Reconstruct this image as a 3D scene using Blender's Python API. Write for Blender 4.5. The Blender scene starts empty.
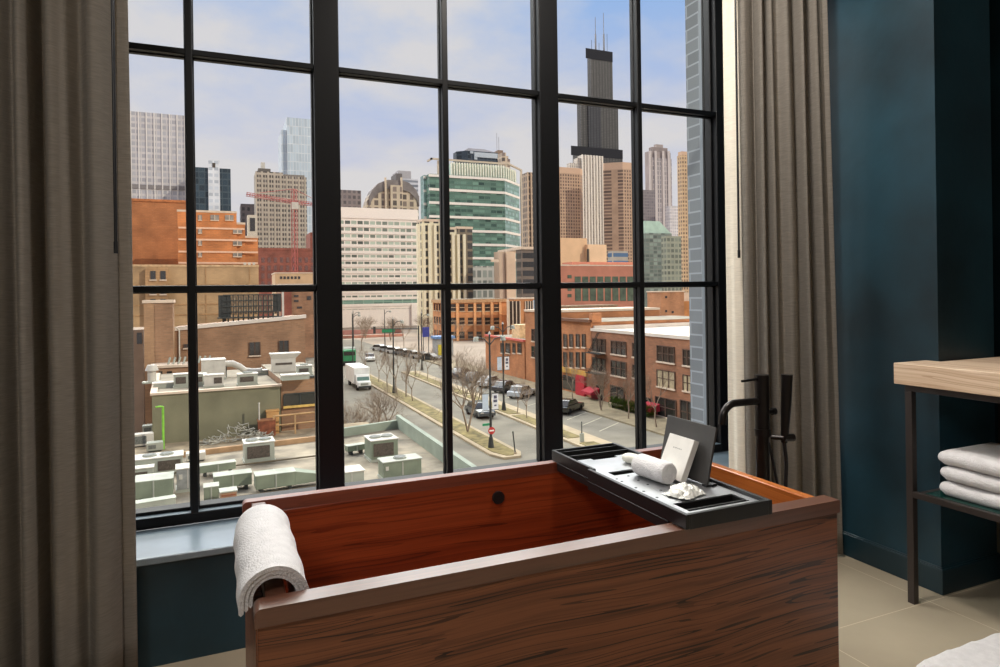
import bpy, math, random
from mathutils import Vector, Matrix
rnd = random.Random(7)
S = bpy.context.scene
COL = S.collection
PI = math.pi

# ------------------------------------------------------------------ camera
F, YAW, ROLL, V0 = 658.6162, 0.4022, 0.0140, 292.7343
CAM = Vector((0.0, -2.7033, 1.2))
RIGHT = Vector((math.cos(YAW), -math.sin(YAW), 0)); FWD = Vector((math.sin(YAW), math.cos(YAW), 0)); UP = Vector((0, 0, 1))
cr, sr = math.cos(ROLL), math.sin(ROLL)
cd = bpy.data.cameras.new('camera'); cam = bpy.data.objects.new('camera', cd); COL.objects.link(cam)
cd.sensor_width = 36; cd.lens = F * 36 / 1000; cd.shift_y = (V0 - 333.5) / 1000; cd.clip_end = 6000; cd.clip_start = .05
ax, ay, az = RIGHT * cr - UP * sr, RIGHT * sr + UP * cr, -FWD
cam.matrix_world = Matrix(((ax.x, ay.x, az.x, CAM.x), (ax.y, ay.y, az.y, CAM.y), (ax.z, ay.z, az.z, CAM.z), (0, 0, 0, 1)))
S.camera = cam

# ------------------------------------------------------------------ view, sky, sun, ceiling lights out of view
vs = S.view_settings
vs.view_transform = 'Standard'; vs.look = 'None'; vs.gamma = 1; vs.use_curve_mapping = False; vs.exposure = 0.0
try:
    S.cycles.use_denoising = True; S.cycles.max_bounces = 10; S.cycles.transparent_max_bounces = 16; S.cycles.sample_clamp_indirect = 6
except Exception: pass

def lin(c):
    return tuple(((v / 255) / 12.92 if v / 255 <= .04045 else ((v / 255 + .055) / 1.055) ** 2.4) for v in c)
def rgba(c): return (*lin(c), 1)

W = bpy.data.worlds.new('sky'); S.world = W; W.use_nodes = True
wn, wl = W.node_tree.nodes, W.node_tree.links
wn.clear()
def WN(t, **k):
    n = wn.new(t)
    for a, b in k.items(): setattr(n, a, b)
    return n
def wmath(op, a, b=None):
    n = WN('ShaderNodeMath', operation=op)
    for i, v in enumerate((a, b)):
        if v is None: continue
        if isinstance(v, (int, float)): n.inputs[i].default_value = v
        else: wl.new(v, n.inputs[i])
    return n.outputs[0]
tc = WN('ShaderNodeTexCoord'); sx = WN('ShaderNodeSeparateXYZ'); wl.new(tc.outputs['Generated'], sx.inputs[0])
Z = sx.outputs['Z']
grad = WN('ShaderNodeValToRGB'); wl.new(Z, grad.inputs[0])
e = grad.color_ramp.elements
e[0].position = 0.0; e[0].color = rgba((210, 207, 219)); e[1].position = .42; e[1].color = rgba((150, 184, 238))
m = e.new(.16); m.color = rgba((206, 205, 226)); m = e.new(.28); m.color = rgba((186, 197, 232))
zz = wmath('ADD', wmath('MAXIMUM', Z, 0.0), .22)
cx = WN('ShaderNodeCombineXYZ'); wl.new(wmath('DIVIDE', sx.outputs['X'], zz), cx.inputs[0]); wl.new(wmath('DIVIDE', sx.outputs['Y'], zz), cx.inputs[1])
cn = WN('ShaderNodeTexNoise'); cn.inputs['Scale'].default_value = 1.5; cn.inputs['Detail'].default_value = 7; cn.inputs['Roughness'].default_value = .55
mp = WN('ShaderNodeMapping'); mp.inputs['Location'].default_value = (2.7, 1.1, 0); wl.new(cx.outputs[0], mp.inputs[0]); wl.new(mp.outputs[0], cn.inputs['Vector'])
cr_ = WN('ShaderNodeValToRGB'); wl.new(cn.outputs[0], cr_.inputs[0])
cr_.color_ramp.elements[0].position = .36; cr_.color_ramp.elements[0].color = (0, 0, 0, 1); cr_.color_ramp.elements[1].position = .57; cr_.color_ramp.elements[1].color = (1, 1, 1, 1)
mx = WN('ShaderNodeMix', data_type='RGBA'); wl.new(wmath('MULTIPLY', cr_.outputs[0], .9), mx.inputs['Factor']); wl.new(grad.outputs[0], mx.inputs[6]); mx.inputs[7].default_value = rgba((226, 219, 222))
# bright band added to the sky above the view, to light the room
vxy = WN('ShaderNodeVectorMath', operation='MULTIPLY'); wl.new(tc.outputs['Generated'], vxy.inputs[0]); vxy.inputs[1].default_value = (1, 1, 0)
vn_ = WN('ShaderNodeVectorMath', operation='NORMALIZE'); wl.new(vxy.outputs[0], vn_.inputs[0])
dv = WN('ShaderNodeVectorMath', operation='DOT_PRODUCT'); wl.new(vn_.outputs[0], dv.inputs[0]); dv.inputs[1].default_value = Vector((-.20, .98, 0)).normalized()
zb = WN('ShaderNodeMapRange', interpolation_type='SMOOTHSTEP'); wl.new(dv.outputs['Value'], zb.inputs[0])
for i, v in ((1, .38), (2, .72), (3, 0.0), (4, 1.0)): zb.inputs[i].default_value = v
zc_ = WN('ShaderNodeMapRange', interpolation_type='SMOOTHSTEP'); wl.new(Z, zc_.inputs[0])
for i, v in ((1, .43), (2, .54), (3, 0.0), (4, 1.0)): zc_.inputs[i].default_value = v
zd_ = WN('ShaderNodeMapRange', interpolation_type='SMOOTHSTEP'); wl.new(Z, zd_.inputs[0])
for i, v in ((1, .74), (2, .90), (3, 1.0), (4, 0.1)): zd_.inputs[i].default_value = v
fz = wmath('MULTIPLY', wmath('MULTIPLY', zb.outputs[0], zc_.outputs[0]), zd_.outputs[0])
mx2 = WN('ShaderNodeMix', data_type='RGBA'); wl.new(fz, mx2.inputs['Factor']); wl.new(mx.outputs[2], mx2.inputs[6]); mx2.inputs[7].default_value = (1.0, .96, .92, 1)
bg = WN('ShaderNodeBackground'); wl.new(mx2.outputs[2], bg.inputs[0]); wl.new(wmath('ADD', 1.0, wmath('MULTIPLY', fz, 11.0)), bg.inputs[1])
wo = WN('ShaderNodeOutputWorld'); wl.new(bg.outputs[0], wo.inputs[0])

def light(name, kind, loc, tgt, power, color, size=1, size_y=None):
    l = bpy.data.lights.new(name, kind); l.energy = power; l.color = color
    o = bpy.data.objects.new(name, l); COL.objects.link(o); o.location = loc
    o.rotation_euler = (Vector(tgt) - Vector(loc)).to_track_quat('-Z', 'Y').to_euler()
    if kind == 'AREA':
        l.shape = 'RECTANGLE'; l.size = size; l.size_y = size_y or size
    return o
sun = light('sun', 'SUN', (60, -60, 60), (60 - .60, -60 + .60, 60 - .54), 2.3, (1, .90, .76)); sun.data.angle = .01
light('unseen_ceiling_light', 'AREA', (-1.25, -3.0, 3.0), (.9, -1.4, .3), 34, (1, .95, .90), .7, .7)  # fill added out of view to brighten the tub front and curtains
light('unseen_ceiling_light', 'AREA', (1.25, -1.0, 3.15), (1.9, -1.2, 0), 44, (1, .93, .85), .35, .35)

# ------------------------------------------------------------------ pixel -> place
def ray(px, py):
    a, b = px - 500, py - V0
    return RIGHT * ((a * cr - b * sr) / F) + FWD - UP * ((a * sr + b * cr) / F)
def hor(px): return V0 - .014 * (px - 500)
def atZ(px, py, z): d = ray(px, py); return CAM + d * ((z - CAM.z) / d.z)
def atY(px, py, y): d = ray(px, py); return CAM + d * ((y - CAM.y) / d.y)
def atX(px, py, x): d = ray(px, py); return CAM + d * ((x - CAM.x) / d.x)
GZ = -11.8

# ------------------------------------------------------------------ mesh helper
class MB:
    def __init__(s): s.v = []; s.f = []; s.m = []; s.sm = []
    def add(s, vs, fs, mi=0, smooth=False):
        n = len(s.v); s.v += [tuple(v) for v in vs]
        for f in fs: s.f.append([n + i for i in f]); s.m.append(mi); s.sm.append(smooth)
        return s
    def box(s, x0, x1, y0, y1, z0, z1, mi=0):
        v = [(x, y, z) for z in (z0, z1) for y in (y0, y1) for x in (x0, x1)]
        return s.add(v, [(0, 2, 3, 1), (4, 5, 7, 6), (0, 1, 5, 4), (2, 6, 7, 3), (0, 4, 6, 2), (1, 3, 7, 5)], mi)
    def prism(s, poly, z0, z1, mi=0):
        n = len(poly); zs = z1 if isinstance(z1, (list, tuple)) else [z1] * n
        v = [(p[0], p[1], z0) for p in poly] + [(p[0], p[1], z) for p, z in zip(poly, zs)]
        a = sum(poly[i][0] * poly[(i + 1) % n][1] - poly[(i + 1) % n][0] * poly[i][1] for i in range(n))
        o = list(range(n)) if a > 0 else list(range(n))[::-1]
        fs = [o[::-1], [n + i for i in o]]
        for k in range(n):
            i, j = o[k], o[(k + 1) % n]; fs.append((i, j, n + j, n + i))
        return s.add(v, fs, mi)
    def xprism(s, poly, y0, y1, mi=0, smooth=False):      # poly in (x,z), extruded along y
        n = len(poly)
        v = [(p[0], y0, p[1]) for p in poly] + [(p[0], y1, p[1]) for p in poly]
        a = sum(poly[i][0] * poly[(i + 1) % n][1] - poly[(i + 1) % n][0] * poly[i][1] for i in range(n))
        o = list(range(n)) if a > 0 else list(range(n))[::-1]
        s.add(v, [o, [n + i for i in o[::-1]]], mi)
        return s.add(v, [(o[k], n + o[k], n + o[(k + 1) % n], o[(k + 1) % n])[::-1] for k in range(n)][:], mi, smooth)
    def tube(s, pts, r, n=8, mi=0, smooth=True, cap=True):
        pts = [Vector(p) for p in pts]; k = len(pts)
        rs = r if isinstance(r, (list, tuple)) else [r] * k
        t0 = (pts[1] - pts[0]).normalized()
        a = t0.orthogonal().normalized(); vs = []
        for i, p in enumerate(pts):
            t = (pts[min(i + 1, k - 1)] - pts[max(i - 1, 0)]).normalized()
            a = (a - t * a.dot(t)).normalized(); b = t.cross(a)
            for j in range(n):
                w = 2 * PI * (j + .5) / n; vs.append(p + (a * math.cos(w) + b * math.sin(w)) * rs[i])
        fs = [(i * n + j, i * n + (j + 1) % n, (i + 1) * n + (j + 1) % n, (i + 1) * n + j) for i in range(k - 1) for j in range(n)]
        s.add(vs, fs, mi, smooth)
        if cap: s.add(vs[:n], [list(range(n))[::-1]], mi); s.add(vs[-n:], [list(range(n))], mi)
        return s
    def cyl(s, x, y, z0, z1, r, n=16, r1=None, mi=0):
        return s.tube([(x, y, z0), (x, y, z1)], [r, r if r1 is None else r1], n, mi)
    def grid(s, P, mi=0, smooth=True, close=False):       # P[i][j]
        ni, nj = len(P), len(P[0]); v = [p for row in P for p in row]
        return s.add(v, [(i * nj + j, (i + 1) * nj + j, (i + 1) * nj + j + 1, i * nj + j + 1) for i in range(ni - 1) for j in range(nj - 1)], mi, smooth)
    def build(s, name, mats, parent=None, loc=(0, 0, 0), rot=0, bevel=0, seg=2, solid=0, sub=0):
        me = bpy.data.meshes.new(name); me.from_pydata(s.v, [], s.f)
        for mt in (mats if isinstance(mats, (list, tuple)) else [mats]): me.materials.append(mt)
        me.polygons.foreach_set('material_index', s.m); me.polygons.foreach_set('use_smooth', s.sm); me.update()
        o = bpy.data.objects.new(name, me); COL.objects.link(o); o.location = loc
        if rot: o.rotation_euler = (0, 0, rot)
        if parent: o.parent = parent
        if solid: d = o.modifiers.new('thick', 'SOLIDIFY'); d.thickness = solid; d.offset = 0
        if bevel:
            b = o.modifiers.new('round', 'BEVEL'); b.width = bevel; b.segments = seg; b.limit_method = 'ANGLE'; b.angle_limit = .6; b.harden_normals = False
            for p in me.polygons: p.use_smooth = True
            try: me.set_sharp_from_angle(angle=.7)
            except Exception: pass
        if sub: d = o.modifiers.new('sub', 'SUBSURF'); d.levels = sub; d.render_levels = sub
        return o
def tag(o, label=None, cat=None, group=None, kind=None):
    for k, v in (('label', label), ('category', cat), ('group', group), ('kind', kind)):
        if v: o[k] = v
    return o
def thing(name, label, cat, loc=(0, 0, 0), group=None, rot=0, kind=None):
    o = bpy.data.objects.new(name, None); o.empty_display_size = .1; COL.objects.link(o); o.location = loc
    if rot: o.rotation_euler = (0, 0, rot)
    return tag(o, label, cat, group, kind)
def copy_tree(o, parent=None):
    c = o.copy(); COL.objects.link(c)
    if parent: c.parent = parent
    for ch in list(o.children): copy_tree(ch, c)
    return c
ORD = ['first', 'second', 'third', 'fourth', 'fifth', 'sixth', 'seventh', 'eighth', 'ninth', 'tenth', 'eleventh', 'twelfth', 'thirteenth', 'fourteenth', 'fifteenth', 'sixteenth']

# ------------------------------------------------------------------ materials
def base(name):
    m = bpy.data.materials.new(name); m.use_nodes = True
    nt = m.node_tree; b = nt.nodes['Principled BSDF']
    return m, nt, b
def sock(nt, v, s):
    if isinstance(v, (int, float)): s.default_value = v
    else: nt.links.new(v, s)
def nmath(nt, op, a, b=None, c=None):
    n = nt.nodes.new('ShaderNodeMath'); n.operation = op
    for i, v in enumerate((a, b, c)):
        if v is not None: sock(nt, v, n.inputs[i])
    return n.outputs[0]
def noise(nt, scale, detail=4, vec=None, stretch=None):
    if vec is None: vec = nt.nodes.new('ShaderNodeTexCoord').outputs['Object']
    if stretch:
        mpn = nt.nodes.new('ShaderNodeMapping'); mpn.inputs['Scale'].default_value = stretch; nt.links.new(vec, mpn.inputs[0]); vec = mpn.outputs[0]
    n = nt.nodes.new('ShaderNodeTexNoise'); n.inputs['Scale'].default_value = scale; n.inputs['Detail'].default_value = detail
    nt.links.new(vec, n.inputs['Vector']); return n.outputs[0]
def ramp(nt, fac, stops):
    r = nt.nodes.new('ShaderNodeValToRGB'); nt.links.new(fac, r.inputs[0]); e = r.color_ramp.elements
    e[0].position, e[0].color = stops[0][0], rgba(stops[0][1]); e[1].position, e[1].color = stops[-1][0], rgba(stops[-1][1])
    for p, c in stops[1:-1]: x = e.new(p); x.color = rgba(c)
    return r.outputs[0]
def M(name, c, rough=.6, metal=0, var=.12, vs=3, bump=0, bs=60, coat=0, spec=.5, stretch=None, sheen=0):
    m, nt, b = base(name)
    b.inputs['Roughness'].default_value = rough; b.inputs['Metallic'].default_value = metal; b.inputs['Specular IOR Level'].default_value = spec
    if coat: b.inputs['Coat Weight'].default_value = coat; b.inputs['Coat Roughness'].default_value = .12
    if sheen: b.inputs['Sheen Weight'].default_value = sheen
    if var:
        d = [max(0, v * (1 - var)) for v in c]; u = [min(255, v * (1 + var)) for v in c]
        nt.links.new(ramp(nt, noise(nt, vs, 5, None, stretch), [(.3, d), (.7, u)]), b.inputs['Base Color'])
    else: b.inputs['Base Color'].default_value = rgba(c)
    if bump:
        bn = nt.nodes.new('ShaderNodeBump'); bn.inputs['Strength'].default_value = bump; bn.inputs['Distance'].default_value = .01
        nt.links.new(noise(nt, bs, 3, None, stretch), bn.inputs['Height']); nt.links.new(bn.outputs[0], b.inputs['Normal'])
    return m
def facade(name, wall, glass, du, dv, fu=.6, fv=.6, uo=0., vo=0., var=.5, rough=.3, alt=None):
    """a wall with a regular grid of windows, in the building's own coordinates"""
    m, nt, b = base(name)
    t = nt.nodes.new('ShaderNodeTexCoord'); s = nt.nodes.new('ShaderNodeSeparateXYZ'); nt.links.new(t.outputs['Object'], s.inputs[0])
    u = nmath(nt, 'ADD', nmath(nt, 'DIVIDE', nmath(nt, 'ADD', s.outputs[0], s.outputs[1]), du), uo + 100)
    v = nmath(nt, 'ADD', nmath(nt, 'DIVIDE', s.outputs[2], dv), vo)
    mu = nmath(nt, 'COMPARE', nmath(nt, 'FRACT', u), .5, fu / 2); mv = nmath(nt, 'COMPARE', nmath(nt, 'FRACT', v), .5, fv / 2)
    g = nt.nodes.new('ShaderNodeNewGeometry'); sn = nt.nodes.new('ShaderNodeSeparateXYZ'); nt.links.new(g.outputs['Normal'], sn.inputs[0])
    up = nmath(nt, 'LESS_THAN', nmath(nt, 'ABSOLUTE', sn.outputs[2]), .7)
    mask = nmath(nt, 'MULTIPLY', nmath(nt, 'MULTIPLY', mu, mv), up)
    cb = nt.nodes.new('ShaderNodeCombineXYZ'); nt.links.new(nmath(nt, 'FLOOR', u), cb.inputs[0]); nt.links.new(nmath(nt, 'FLOOR', v), cb.inputs[1])
    wnz = nt.nodes.new('ShaderNodeTexWhiteNoise'); wnz.noise_dimensions = '2D'; nt.links.new(cb.outputs[0], wnz.inputs['Vector'])
    gl = ramp(nt, wnz.outputs[0], [(0, [v * (1 - var) for v in glass]), (1, alt or [min(255, v * (1 + var * .6)) for v in glass])])
    wc = ramp(nt, noise(nt, .15, 6), [(.3, [v * .93 for v in wall]), (.7, [min(255, v * 1.05) for v in wall])])
    mxn = nt.nodes.new('ShaderNodeMix'); mxn.data_type = 'RGBA'
    nt.links.new(mask, mxn.inputs['Factor']); nt.links.new(wc, mxn.inputs[6]); nt.links.new(gl, mxn.inputs[7]); nt.links.new(mxn.outputs[2], b.inputs['Base Color'])
    nt.links.new(nmath(nt, 'SUBTRACT', .8, nmath(nt, 'MULTIPLY', mask, .8 - rough)), b.inputs['Roughness'])
    return m
def brick(name, c, mortar, sc=1, bw=.24, bh=.08, rough=.85, ms=.012, var=.18):
    m, nt, b = base(name); b.inputs['Roughness'].default_value = rough
    t = nt.nodes.new('ShaderNodeTexCoord'); s = nt.nodes.new('ShaderNodeSeparateXYZ'); nt.links.new(t.outputs['Object'], s.inputs[0])
    cb = nt.nodes.new('ShaderNodeCombineXYZ'); nt.links.new(nmath(nt, 'ADD', s.outputs[0], s.outputs[1]), cb.inputs[0]); nt.links.new(s.outputs[2], cb.inputs[1])
    br = nt.nodes.new('ShaderNodeTexBrick'); nt.links.new(cb.outputs[0], br.inputs['Vector'])
    br.inputs['Scale'].default_value = 1; br.inputs['Brick Width'].default_value = bw * sc; br.inputs['Row Height'].default_value = bh * sc; br.inputs['Mortar Size'].default_value = ms * sc
    br.inputs['Color1'].default_value = rgba([v * (1 - var * .5) for v in c]); br.inputs['Color2'].default_value = rgba([min(255, v * (1 + var * .5)) for v in c]); br.inputs['Mortar'].default_value = rgba(mortar)
    mxn = nt.nodes.new('ShaderNodeMix'); mxn.data_type = 'RGBA'; mxn.blend_type = 'MULTIPLY'; mxn.inputs['Factor'].default_value = 1
    nt.links.new(br.outputs[0], mxn.inputs[6]); nt.links.new(ramp(nt, noise(nt, .35, 7), [(.3, (200, 200, 200)), (.65, (255, 255, 255))]), mxn.inputs[7])
    nt.links.new(mxn.outputs[2], b.inputs['Base Color']); return m
def wood(name, dark, mid, light_, along='X', scale=1., rough=.35, coat=.3, streak=.5, coatr=.12):
    m, nt, b = base(name)
    st = {'X': (.20, 8, 12), 'Y': (8, .20, 12), 'Z': (8, 8, .20)}[along]
    vec = nt.nodes.new('ShaderNodeTexCoord').outputs['Object']
    warp = nt.nodes.new('ShaderNodeTexNoise'); warp.inputs['Scale'].default_value = 1.5; nt.links.new(vec, warp.inputs['Vector'])
    va = nt.nodes.new('ShaderNodeVectorMath'); va.operation = 'MULTIPLY_ADD'; nt.links.new(warp.outputs['Color'], va.inputs[0]); va.inputs[1].default_value = (.05, .05, .05); nt.links.new(vec, va.inputs[2])
    n1 = noise(nt, 2.6 * scale, 3, va.outputs[0], st)
    n2 = noise(nt, 14 * scale, 4, va.outputs[0], tuple(v * (1 if v > 1 else .6) for v in st))
    f = nmath(nt, 'ADD', nmath(nt, 'MULTIPLY', n1, 1 - streak * .4), nmath(nt, 'MULTIPLY', n2, streak * .4))
    n3 = noise(nt, 4.2 * scale, 0.5, va.outputs[0], st)
    f = nmath(nt, 'SUBTRACT', f, nmath(nt, 'MULTIPLY', nmath(nt, 'GREATER_THAN', nmath(nt, 'PINGPONG', nmath(nt, 'MULTIPLY', n3, 5.0), .5), .42), .11 * streak * 2))
    nt.links.new(ramp(nt, f, [(.30, dark), (.42, mid), (.56, light_), (.66, mid)]), b.inputs['Base Color'])
    b.inputs['Roughness'].default_value = rough
    if coat: b.inputs['Coat Weight'].default_value = coat; b.inputs['Coat Roughness'].default_value = coatr
    return m
def glassy(name, c, rough=.08, spec=.8):
    m, nt, b = base(name); b.inputs['Base Color'].default_value = rgba(c); b.inputs['Roughness'].default_value = rough; b.inputs['Specular IOR Level'].default_value = spec
    return m

# the window's own glass: clear, very slightly tinted, with a faint reflection
pane_mat = bpy.data.materials.new('clear_pane'); pane_mat.use_nodes = True
nt = pane_mat.node_tree; nt.nodes.clear()
tr = nt.nodes.new('ShaderNodeBsdfTransparent'); tr.inputs[0].default_value = (.965, .985, .965, 1)
gl = nt.nodes.new('ShaderNodeBsdfGlossy'); gl.inputs['Roughness'].default_value = .01
fr = nt.nodes.new('ShaderNodeLayerWeight'); fr.inputs[0].default_value = .12
mm = nt.nodes.new('ShaderNodeMixShader'); ou = nt.nodes.new('ShaderNodeOutputMaterial')
nt.links.new(nmath(nt, 'MULTIPLY', fr.outputs['Fresnel'], .5), mm.inputs[0]); nt.links.new(tr.outputs[0], mm.inputs[1]); nt.links.new(gl.outputs[0], mm.inputs[2]); nt.links.new(mm.outputs[0], ou.inputs[0])

black_metal = M('black_steel', (24, 24, 27), .38, 0, .1, 8)
frame_mat = M('window_steel', (9, 10, 13), .45, 0, .1, 6, spec=.3)
tray_mat = M('tray_black_steel', (20, 20, 22), .4, 0, .08, 10, spec=.6)
deck_mat = M('tray_deck_sky_sheen', (176, 177, 180), .42, 1.0, .08, 10)  # top of the black tray coloured pale to stand for reflected sky
well_mat = M('tray_well', (14, 14, 15), .6, 0, .1, 10)
faucet_mat = M('matte_black_tap', (40, 36, 35), .28, .6, .08, 10)
teal = M('teal_plaster', (22, 50, 61), .45, 0, .3, 2.2, bump=.25, bs=9, spec=.5)
teal_trim = M('teal_paint', (20, 46, 55), .4, 0, .08, 4)
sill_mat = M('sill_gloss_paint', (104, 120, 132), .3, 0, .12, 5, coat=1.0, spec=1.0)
white_cei = M('ceiling_paint', (205, 200, 192), .9)
linen = M('linen_curtain', (130, 124, 116), .95, 0, .10, 26, bump=.25, bs=40, stretch=(1, 1, 14))
lit_edge_mat = M('cream_lit_edge', (232, 224, 208), .9, 0, .04, 26, bump=.15, bs=40, stretch=(1, 1, 14))
_nt = linen.node_tree; _b = _nt.nodes['Principled BSDF']; _t = _nt.nodes.new('ShaderNodeBsdfTranslucent'); _t.inputs[0].default_value = rgba((190, 172, 146)); _m = _nt.nodes.new('ShaderNodeMixShader'); _m.inputs[0].default_value = .22
_nt.links.new(_b.outputs[0], _m.inputs[1]); _nt.links.new(_t.outputs[0], _m.inputs[2]); _nt.links.new(_m.outputs[0], [n for n in _nt.nodes if n.type == 'OUTPUT_MATERIAL'][0].inputs[0])
towel_mat = M('white_terry', (224, 221, 222), .95, 0, .03, 40, bump=.5, bs=230, sheen=.2)
soap_mat = M('pale_soap', (228, 226, 214), .5, 0, .04, 20)
wrap_mat = M('crinkled_wrap', (232, 232, 226), .25, 0, .06, 40, bump=.5, bs=60, coat=.6)
paper_mat = M('white_card', (222, 218, 212), .6, 0, .03, 20)
ink_mat = M('grey_ink', (120, 118, 116), .7, 0, 0)
leaf_mat = M('charcoal_leaf', (66, 64, 63), .6, 0, .1, 8)
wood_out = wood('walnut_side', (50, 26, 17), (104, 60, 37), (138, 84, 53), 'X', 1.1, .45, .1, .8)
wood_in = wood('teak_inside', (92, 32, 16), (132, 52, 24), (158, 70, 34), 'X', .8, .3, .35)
wood_end = wood('teak_end', (120, 56, 22), (168, 92, 40), (190, 112, 54), 'Y', .9, .3, .35)  # orange put into the right end board's colour for window light on it
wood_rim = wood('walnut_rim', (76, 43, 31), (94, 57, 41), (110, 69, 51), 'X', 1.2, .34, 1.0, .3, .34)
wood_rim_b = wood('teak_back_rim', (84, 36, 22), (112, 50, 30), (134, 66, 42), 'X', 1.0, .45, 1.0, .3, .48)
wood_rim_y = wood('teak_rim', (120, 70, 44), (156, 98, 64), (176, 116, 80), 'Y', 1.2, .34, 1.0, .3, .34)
wood_top = wood('pale_oak_top', (188, 156, 128), (212, 184, 156), (226, 202, 178), 'Y', 1.2, .5, 0, .5)
glass_shelf = M('green_glass_shelf', (22, 58, 52), .08, 0, 0, spec=.9)

# floor tiles: 0.6 x 0.3 m with thin pale grout
floor_mat, nt, b = base('beige_floor_tile'); b.inputs['Roughness'].default_value = .42
t = nt.nodes.new('ShaderNodeTexCoord'); s_ = nt.nodes.new('ShaderNodeSeparateXYZ'); nt.links.new(t.outputs['Object'], s_.inputs[0])
gu = nmath(nt, 'GREATER_THAN', nmath(nt, 'ABSOLUTE', nmath(nt, 'SUBTRACT', nmath(nt, 'FRACT', nmath(nt, 'DIVIDE', nmath(nt, 'ADD', s_.outputs[0], 10 - 2.475 + .3), .6)), .5)), -1)
def gridline(o, off, per, w):
    f = nmath(nt, 'FRACT', nmath(nt, 'DIVIDE', nmath(nt, 'ADD', o, 30 * per - off + per / 2), per))
    return nmath(nt, 'COMPARE', f, .5, w / per / 2)
gm = nmath(nt, 'MAXIMUM', gridline(s_.outputs[0], 2.475, .6, .003), gridline(s_.outputs[1], -1.027, .6, .003))
tl = ramp(nt, noise(nt, 2.5, 6), [(.3, (158, 146, 126)), (.7, (174, 162, 140))])
mxn = nt.nodes.new('ShaderNodeMix'); mxn.data_type = 'RGBA'; nt.links.new(gm, mxn.inputs['Factor']); nt.links.new(tl, mxn.inputs[6]); mxn.inputs[7].default_value = rgba((206, 192, 166)); nt.links.new(mxn.outputs[2], b.inputs['Base Color'])

# ================================================================== THE ROOM
def struct(name, mb, mat, label, **k): return tag(mb.build(name, mat, **k), label, 'room', None, 'structure')
RX0, RX1, RY0, CH = -1.75, 3.75, -4.3, 3.2
struct('floor', MB().box(RX0, RX1, RY0, -.287, -.12, 0), floor_mat, 'beige tiled bathroom floor with thin pale grout lines')
struct('ceiling', MB().box(RX0, RX1, RY0, .3, CH, CH + .15), white_cei, 'pale ceiling above the bathroom')
wf = MB()
wf.box(RX0, 3.75, -.287, .12, -.12, .335); wf.box(RX0, -.62, -.287, .12, .335, CH); wf.box(2.44, 3.75, -.287, .12, .335, CH); wf.box(-.62, 2.44, -.287, .12, 3.02, CH)
struct('wall_far', wf, teal, 'dark teal plaster window wall under and around the big window')
struct('wall_left', MB().box(RX0 - .15, RX0, RY0, .12, -.12, CH), teal, 'dark teal side wall left of the window')
struct('wall_near', MB().box(RX0 - .15, RX1 + .15, RY0 - .15, RY0, -.12, CH), M('warm_white_wall', (196, 184, 166), .9), 'pale wall behind the viewer')
struct('wall_right', MB().box(2.578, 2.925, -1.006, -.287, 0, CH), teal, 'dark teal plaster pier beside the curtain and the vanity')
struct('wall_niche', MB().box(RX1, RX1 + .15, RY0, -.287, -.12, CH), teal, 'dark teal wall deep in the recess behind the vanity')
bb = MB(); bb.box(2.566, 2.937, -1.018, -.287, 0, .098); bb.box(2.571, 2.932, -1.013, -.287, .098, .104)
struct('baseboard_right', bb, teal_trim, 'dark teal baseboard round the foot of the plaster pier', bevel=.003)
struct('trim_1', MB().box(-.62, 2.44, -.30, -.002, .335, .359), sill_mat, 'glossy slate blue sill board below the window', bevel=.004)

# ---- window_1: black steel, three lights of two panes
Wn = thing('window_1', 'tall black steel grid window looking out over the city', 'window', (0, 0, .36), None, 0, 'structure')
def wp(name, mb, mat=frame_mat, bevel=.003): 
    o = mb.build(name, mat, Wn, (0, 0, -.36), bevel=bevel); return o
K0, DK = -.0963, .5015
Zb, Zt1, Zt2, Ztop = .36, 1.231, 2.113, 2.985
fr_ = MB(); fr_.box(-.62, -.565, -.002, .10, Zb, Ztop); fr_.box(2.384, 2.44, -.002, .10, Zb, Ztop); fr_.box(-.565, 2.384, -.002, .10, Ztop, Ztop + .035); fr_.box(-.565, 2.384, -.002, .035, Zb - .001, Zb + .038); fr_.box(-.565, 2.384, .035, .10, Zb - .001, Zb + .052)
fr_.box(2.372, 2.384, .03, .075, Zb, Ztop); fr_.box(2.377, 2.384, .085, .10, Zb, Ztop)
wp('frame', fr_)
wp('ledge', MB().box(-.565, 2.384, .0, .034, Zb + .038, Zb + .040), sill_mat, 0)  # pale sheet laid on the black frame as a painted sky highlight
for k in (1, 3):
    c = K0 + k * DK; mb = MB(); mb.box(c - .049, c + .049, -.004, .085, Zb + .03, Ztop); mb.box(c - .056, c + .056, .03, .06, Zb + .03, Ztop)
    wp('mullion', mb)
edges = [-.565, K0 + DK - .05, K0 + DK + .05, K0 + 3 * DK - .05, K0 + 3 * DK + .05, 2.384]
for i in range(3):
    x0, x1 = edges[2 * i], edges[2 * i + 1]; c = K0 + 2 * i * DK
    wp('muntin', MB().box(c - .013, c + .013, -.001, .03, Zb + .03, Ztop).box(c - .017, c + .017, .03, .055, Zb + .03, Ztop))
    for zb_ in (Zt1, Zt2): wp('muntin', MB().box(x0, x1, 0, .03, zb_ - .0115, zb_ + .0115).box(x0, x1, .03, .055, zb_ - .016, zb_ + .013))
    for xa, xb in ((x0, c - .015), (c + .015, x1)):
        for za, zb_ in ((Zb + .045, Zt1 - .013), (Zt1 + .013, Zt2 - .013), (Zt2 + .013, Ztop)):
            wp('pane', MB().box(xa, xb, .040, .045, za, zb_), pane_mat, 0)
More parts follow.
